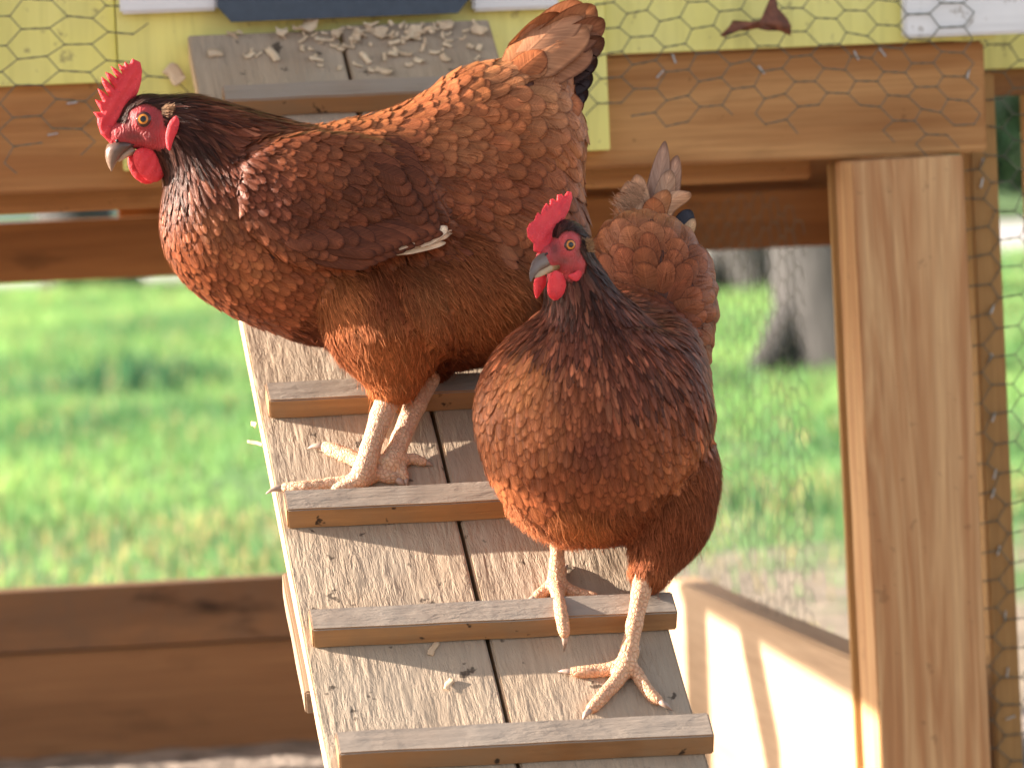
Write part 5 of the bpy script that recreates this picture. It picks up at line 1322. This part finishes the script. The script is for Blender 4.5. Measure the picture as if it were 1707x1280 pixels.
# ---------------------------------------------------------------- smaller hen walking down towards the viewer
def hen_two():
    fr = Frame(2.936)
    F = fr.F
    root = empty('hen', Vector(fr.world(fr.on_ramp(1000, 1050, 0.0))), 'smaller brown hen walking down the ramp facing the viewer with one foot on a cleat', 'hen', 'brown hens on the ramp')
    f = Field((740, 200, -170), (1240, 1230, 480), 3.2)
    E = lambda x, y, w_, r, rot=(0, 0, 0), k=26, **kk: f.ell(F(x, y, w_), r, rot, k, **kk)
    E(978, 692, 40, (187, 180, 135)); E(985, 775, 50, (158, 132, 118), k=40); E(1010, 640, 200, (172, 162, 175), k=50)
    E(1086, 474, 325, (103, 116, 100), k=40); E(1062, 425, 330, (76, 70, 70), k=30); E(1135, 525, 300, (56, 115, 90), k=30); E(1100, 690, 310, (80, 150, 90), k=40); E(1118, 680, 120, (66, 150, 150), k=30)
    E(988, 566, 25, (86, 88, 80), k=32); E(965, 494, 0, (54, 76, 57), (-16, 0, 0), k=24); E(948, 418, -22, (37, 50, 46), (-10, 0, 0), k=20)
    E(914, 430, -52, (21, 22, 24), k=14)
    E(1128, 828, 70, (66, 122, 84), (13, 0, 0), k=8)
    f.ledge([(990, 560), (1100, 545), (1165, 620), (1192, 690), (1180, 745), (1135, 795), (1085, 848), (1025, 905), (990, 908)], lambda X, Y: 12 * np.clip((X - 990) / 90, 0, 1), wmax=200); f.cap(F(1108, 875, 45), F(1083, 955, 14), 66, 30, 20)
    f.cap(F(935, 830, 100), F(931, 878, 105), 46, 20, 20)
    f.ell(F(950, 407, -62), (14, 18, 8), (0, -30, 0), 6)
    f.ell(F(951, 408, -71), (7.5, 9, 6), k=3, add=False)
    f.ell(F(955, 440, -52), (18, 16, 12), k=8)
    Fb = f.F.copy()
    T1 = [[(1018, 1115, 11, 0), (994, 1117, 9.5, 0), (975, 1119, 9, 0), (956, 1119, 8, 0), (944, 1119, 5.5, .001), (930, 1119, 0, .001)],
          [(1028, 1135, 12, 0), (1012, 1152, 10.5, 0), (998, 1168, 10, 0), (985, 1181, 8.5, 0), (976, 1190, 6, .002), (971, 1204, 0, .0)],
          [(1062, 1122, 10, 0), (1074, 1142, 9.5, 0), (1086, 1158, 9, 0), (1098, 1167, 8, 0), (1108, 1174, 5.5, .002), (1121, 1184, 0, 0)],
          [(1052, 1098, 8, 0), (1060, 1086, 7, 0), (1064, 1082, 5, 0), (1068, 1076, 0, 0)]]
    ch = 0.020
    T2 = [[(912, 982, 10, 0), (896, 992, 8.5, 0), (886, 998, 5.5, 0), (875, 1005, 0, 0)],
          [(930, 992, 11, .006), (934, 1014, 10, ch), (938, 1036, 10, ch), (941, 1056, 8.5, ch - .004), (942, 1068, 6, ch - .008), (940, 1086, 0, .0)],
          [(946, 982, 10, 0), (968, 990, 9, .002), (990, 994, 8, .004), (1003, 998, 5.5, .006), (1020, 1009, 0, .014)],
          [(934, 960, 7, 0), (940, 950, 6, 0), (943, 946, 5, 0), (947, 941, 0, 0)]]
    cl = leg(fr, f, F(1078, 940, 12), 22, [(0.3, (0, 0, 0), 15.5), (0.6, (0, 0, 0), 13.5), (0.85, (0, 0, 0), 14.5)], (1044, 1108), 18, T1, root)
    cl += leg(fr, f, F(930, 868, 106), 16, [(0.35, (0, 0, 0), 12.5), (0.7, (0, 0, 0), 12.5), (0.88, (0, 0, 0), 14)], (928, 970), 17, T2, root)
    face = [(882, 425), (893, 402), (912, 398), (929, 398), (938, 389), (951, 386), (963, 391), (968, 404), (965, 420), (978, 432), (974, 455), (955, 470), (930, 462), (884, 470), (878, 440)]
    V, bare, core = body_mesh(fr, f, Fb, face, lambda V: (V[:, 2] < -8) & (V[:, 1] < 520), dict(under=(0.10, 0.03, 0.015), face=(0.50, 0.06, 0.065), leg=(0.68, .40, .24)), root, blobs=[(925, 415, 10, 16, (.10, .04, .03), .7), (940, 435, 20, 9, (0.20, .07, .06), .75), (965, 420, 8, 14, (.16, .06, .045), .8), (950, 405, 16, 18, (.46, .085, .085), .6), (955, 450, 16, 7, (.28, .05, .05), .6)])
    for pts, rr in cl: cone_part('claw', fr, root, pts, rr, claw_m)
    g = []
    def G(x, y, w_, D, L, Wd, pt, col, kind='f', h1=5.0): g.append((F(x, y, w_), D, L, Wd, pt, col, kind, h1))
    G(940, 372, -40, (.6, -.2, .8), 24, 6, .8, DRK, h1=2); G(975, 395, -5, (.5, .6, .7), 32, 7, .8, DRK, h1=2.5); G(905, 470, -20, (-.1, 1, .1), 34, 8, .7, DRK, h1=3); G(990, 430, -20, (.4, .9, .3), 44, 9, .8, DRK, h1=4)
    G(930, 500, -60, (0, 1, 0), 40, 9, .6, (.05, .016, .012), h1=3); G(1010, 470, 20, (.5, .8, .3), 64, 10, .8, MAH, h1=5); G(1005, 520, -30, (.3, 1, 0), 62, 10, .75, (.085, .026, .016), h1=5)
    G(900, 530, -30, (-.3, 1, .1), 50, 11, .6, MAH, h1=5); G(945, 560, -60, (-.05, 1, 0), 48, 12, .5, MAH, h1=4); G(1050, 560, -20, (.5, .9, .1), 66, 12, .7, (.13, .038, .02), h1=5); G(1040, 630, -70, (.3, 1, 0), 60, 13, .6, (.12, .035, .019), h1=5)
    G(850, 580, 20, (-.6, .75, .1), 52, 15, .45, RUF, h1=5); G(1100, 560, 60, (.7, .6, .2), 60, 13, .6, RUFD, h1=5); G(880, 620, -50, (-.35, 1, 0), 46, 15, .35, ORNG, h1=5)
    G(820, 660, 0, (-.25, 1, 0), 42, 24, .1, RUFL, h1=5); G(900, 690, -70, (-.12, 1, 0), 44, 20, .2, RUFL, h1=5); G(960, 650, -80, (0, 1, 0), 42, 14, .4, RUF, h1=5); G(985, 720, -95, (.05, 1, 0), 46, 20, .3, RUFD, h1=5)
    G(840, 760, 0, (.05, 1, 0), 42, 25, .1, RUFL, h1=5); G(920, 790, -65, (.05, 1, 0), 44, 26, .1, RUF, h1=5); G(1000, 800, -70, (.12, 1, 0), 46, 25, .2, RUF, h1=5); G(1070, 720, -70, (.35, .95, 0), 44, 19, .2, RUF, h1=5)
    G(1130, 650, -20, (.45, .9, .1), 60, 15, .55, RUFD, h1=5); G(1175, 680, 60, (.3, .9, .2), 62, 20, .4, RUF, h1=6); G(1120, 760, -30, (.4, .8, .2), 44, 22, .15, RUFL, h1=5)
    G(960, 870, -20, (.2, .95, .3), 46, 20, .7, ORNG, 'fluff'); G(890, 850, 20, (.25, 1, .2), 42, 20, .5, RUF, 'f'); G(1050, 870, 0, (.4, .9, .2), 46, 18, .8, RUF, 'fluff')
    G(1150, 800, 40, (.1, 1, .1), 60, 18, .8, RUF, 'fluff'); G(1120, 880, 20, (-.1, 1, 0), 56, 18, .8, RUF, 'fluff'); G(1175, 770, 120, (.2, 1, 0), 60, 18, .8, RUFL, 'fluff'); G(1080, 945, 10, (-.1, 1, 0), 36, 14, .8, RUFL, 'fluff', 4); G(932, 870, 100, (0, 1, 0), 30, 13, .8, ORNG, 'fluff', 4)
    G(1040, 400, 270, (-.2, -.6, .8), 62, 48, .02, (.34, .125, .055), h1=10); G(1110, 380, 270, (.2, -.6, .8), 62, 50, .02, (.34, .125, .055), h1=10); G(1185, 520, 290, (.5, .5, .8), 60, 44, .05, (.20, .06, .026), h1=9); G(1170, 450, 300, (.6, .1, .8), 64, 48, .02, RUF, h1=10); G(1060, 470, 220, (-.1, -.6, .8), 58, 46, .02, RUF, h1=10)
    G(1140, 520, 230, (.4, -.1, .9), 46, 36, .1, RUF, h1=8); G(1180, 560, 280, (.3, .5, .8), 52, 36, .2, RUF, h1=8); G(1100, 540, 160, (.3, -.1, .9), 40, 28, .2, RUFD, h1=6)
    G(1180, 700, 330, (.1, .9, .3), 56, 22, .6, RUF, 'fluff'); G(1185, 620, 200, (.2, .9, .4), 56, 26, .4, RUF, h1=6)
    pl, dn = Plume(), Plume()
    dress(core, V, fr, g, bare, pl, dn)
    lo_ = Plume()
    feather_rows(lo_, fr, [(1142, 690, -10, 1191, 748, 25, 24, .6, RUF), (1152, 712, 5, 1198, 742, 30, 18, .8, RUFL), (1146, 740, 0, 1194, 800, 30, 18, .85, RUF), (1136, 762, -10, 1190, 842, 20, 20, .85, RUF), (1150, 800, 0, 1176, 893, 20, 18, .85, RUF), (1128, 850, -10, 1146, 925, 10, 16, .85, RUF)], N=(0.3, -0.1, -1), curl=0.08, cup=0.15)
    lo_.build('loose_feathers', root, fr, FEM)
    # lit wispy fringe under the left side of the breast
    n = 900; th_ = rng.random(n)
    P = np.array([F(838 + 130 * a + rnd.uniform(-3, 3), 828 + 78 * a ** 0.8 + rnd.uniform(-5, 2), 40 + rnd.uniform(-50, 50)) for a in th_])
    N_ = core.grad(P); d_ = core.sample(P); P = P - N_ * d_[:, None]
    dn.strands(P, np.tile([-.25, 1, .1], (n, 1)) + rng.normal(size=(n, 3)) * .25, N_, 24 + 26 * rng.random(n), 1.3, np.tile((.5, .2, .09), (n, 1)), None, 1, 9)
    tp = Plume()
    GB = (.30, .19, .145); T2 = (.50, .29, .18)
    feather_rows(tp, fr, [(1086, 380, 400, 1109, 238, 420, 46, .62, GB), (1098, 380, 402, 1129, 262, 425, 46, .5, (.34, .21, .155)), (1092, 380, 396, 1118, 285, 410, 44, .3, (.36, .22, .15)),
                          (1080, 380, 388, 1062, 292, 400, 44, .25, T2, -.06), (1076, 380, 384, 1046, 304, 396, 46, .15, T2, -.08), (1072, 384, 380, 1030, 322, 392, 44, .1, TAN, -.10), (1070, 388, 378, 1026, 344, 388, 36, .2, TAN, -.08),
                          (1118, 392, 392, 1152, 352, 402, 40, .1, (0.03, .032, .045), .1), (1124, 398, 388, 1158, 366, 398, 26, .3, (0.50, .33, .2), .12), (1098, 385, 384, 1150, 322, 396, 40, .15, T2, -.22), (1092, 385, 380, 1112, 318, 392, 40, .1, TAN, -.1), (1088, 388, 376, 1090, 330, 386, 44, .1, RUFL)],
                 N=(-0.1, 0.1, -1), curl=-0.10, cup=0.35)
    for _ in range(260):
        a = rnd.uniform(0, 1); x = 1074 - 40 * a + rnd.uniform(-8, 8); y = 318 + 30 * a + rnd.uniform(-14, 14)
        tp.strands([F(x, y, 384)], np.array([[-.9 + rnd.uniform(-.3, .4), -.55 + rnd.uniform(-.5, .5), 0]]), np.array([[0, 0, -1.0]]), rnd.uniform(10, 22), 1.2, np.array([T2]) * rnd.uniform(.7, 1.2), None, 0, 3)
    tp.build('tail', root, fr, FEM)
    pl.build('plumage', root, fr, FEM); dn.build('down', root, fr, FLM)
    comb = [(889, 406), (879.6, 396), (877.8, 382), (882, 373), (890, 368), (893, 360), (896.5, 353.5), (901, 358), (903, 350), (911, 338), (916, 344), (917, 333), (922, 331), (928, 336), (929, 325), (937, 323.5), (940, 328), (946, 319), (953, 320.5), (954.5, 330), (949, 350), (941, 366), (931, 380), (926, 398), (917, 416), (900, 423), (889, 419)]
    lobe('comb', fr, root, comb, -58, 5.5, 8, (905, .75, 400, -.25), 0.8, 0, ripple=.8)
    lobe('wattle', fr, root, [(897, 457), (910, 458), (912, 473), (903, 488), (894, 501), (889, 486), (889, 468)], -60, 5, 8, (900, .3, 470, .1), 0.8, 1, belly=-2)
    lobe('wattle', fr, root, [(924, 449), (938, 456), (945, 472), (940, 492), (926, 503), (914, 495), (911, 480), (915, 462)], -74, 5.5, 14, (927, .5, 470, .1), 0.8, 1, belly=-3)
    lobe('earlobe', fr, root, [(977, 430), (979, 440), (971, 460), (963, 470), (953, 467), (945, 459), (961, 453), (966, 442)], -62, 5, 8, (960, 1.2, 450, 0), 0.8, 1)
    ear = Plume()
    ear.strands(np.array([F(972 + rnd.uniform(-5, 8), 411 + rnd.uniform(-7, 9), -50) for _ in range(160)]), np.tile([.6, -.3, .5], (160, 1)) + rng.normal(size=(160, 3)) * .3, np.tile([.5, 0, -1.0], (160, 1)), 12, 1.5, np.tile([0.33, .2, .11], (160, 1)), None, 0, 6)
    ear.build('ear_tuft', root, fr, FLM)
    eyeball(fr, root, F(950.3, 408.4, -66), 8.8, (0.35, -0.05, -1))
    s_ = [(F(912, 432, -70), (3, 12, 0), (13, -2, 6)), (F(903, 436, -80), (2.5, 12, 0), (11, -2, 5)), (F(894, 443, -89), (1, 10.5, 0), (8.5, -1, 4)), (F(889, 453, -95), (-1, 9, 0), (6, 0, 3)), (F(886, 461, -97), (-1, 5, 0), (3.4, 0, 2)), (F(885, 469, -97), (0, 1, 0), (.8, 0, .5))]
    beak_part('upper_beak', fr, root, s_, (0.17, 0.10, 0.065), (0.13, 0.09, 0.085))
    s_ = [(F(924, 445, -66), (1, 7, 0), (10, -2, 5)), (F(910, 450, -76), (1, 7, 0), (8, -2, 4)), (F(899, 457, -84), (0, 5, 0), (6, -1, 3)), (F(892, 463, -88), (0, 1, 0), (1, 0, 1))]
    beak_part('lower_beak', fr, root, s_, (0.42, 0.27, 0.12), (0.40, 0.28, 0.17))
    cone_part('nostril', fr, root, [F(908, 425, -88), F(913, 422, -86)], [2.2, 1.8], plain('nostril_shade', (0.03, 0.012, 0.01)))
hen_two()
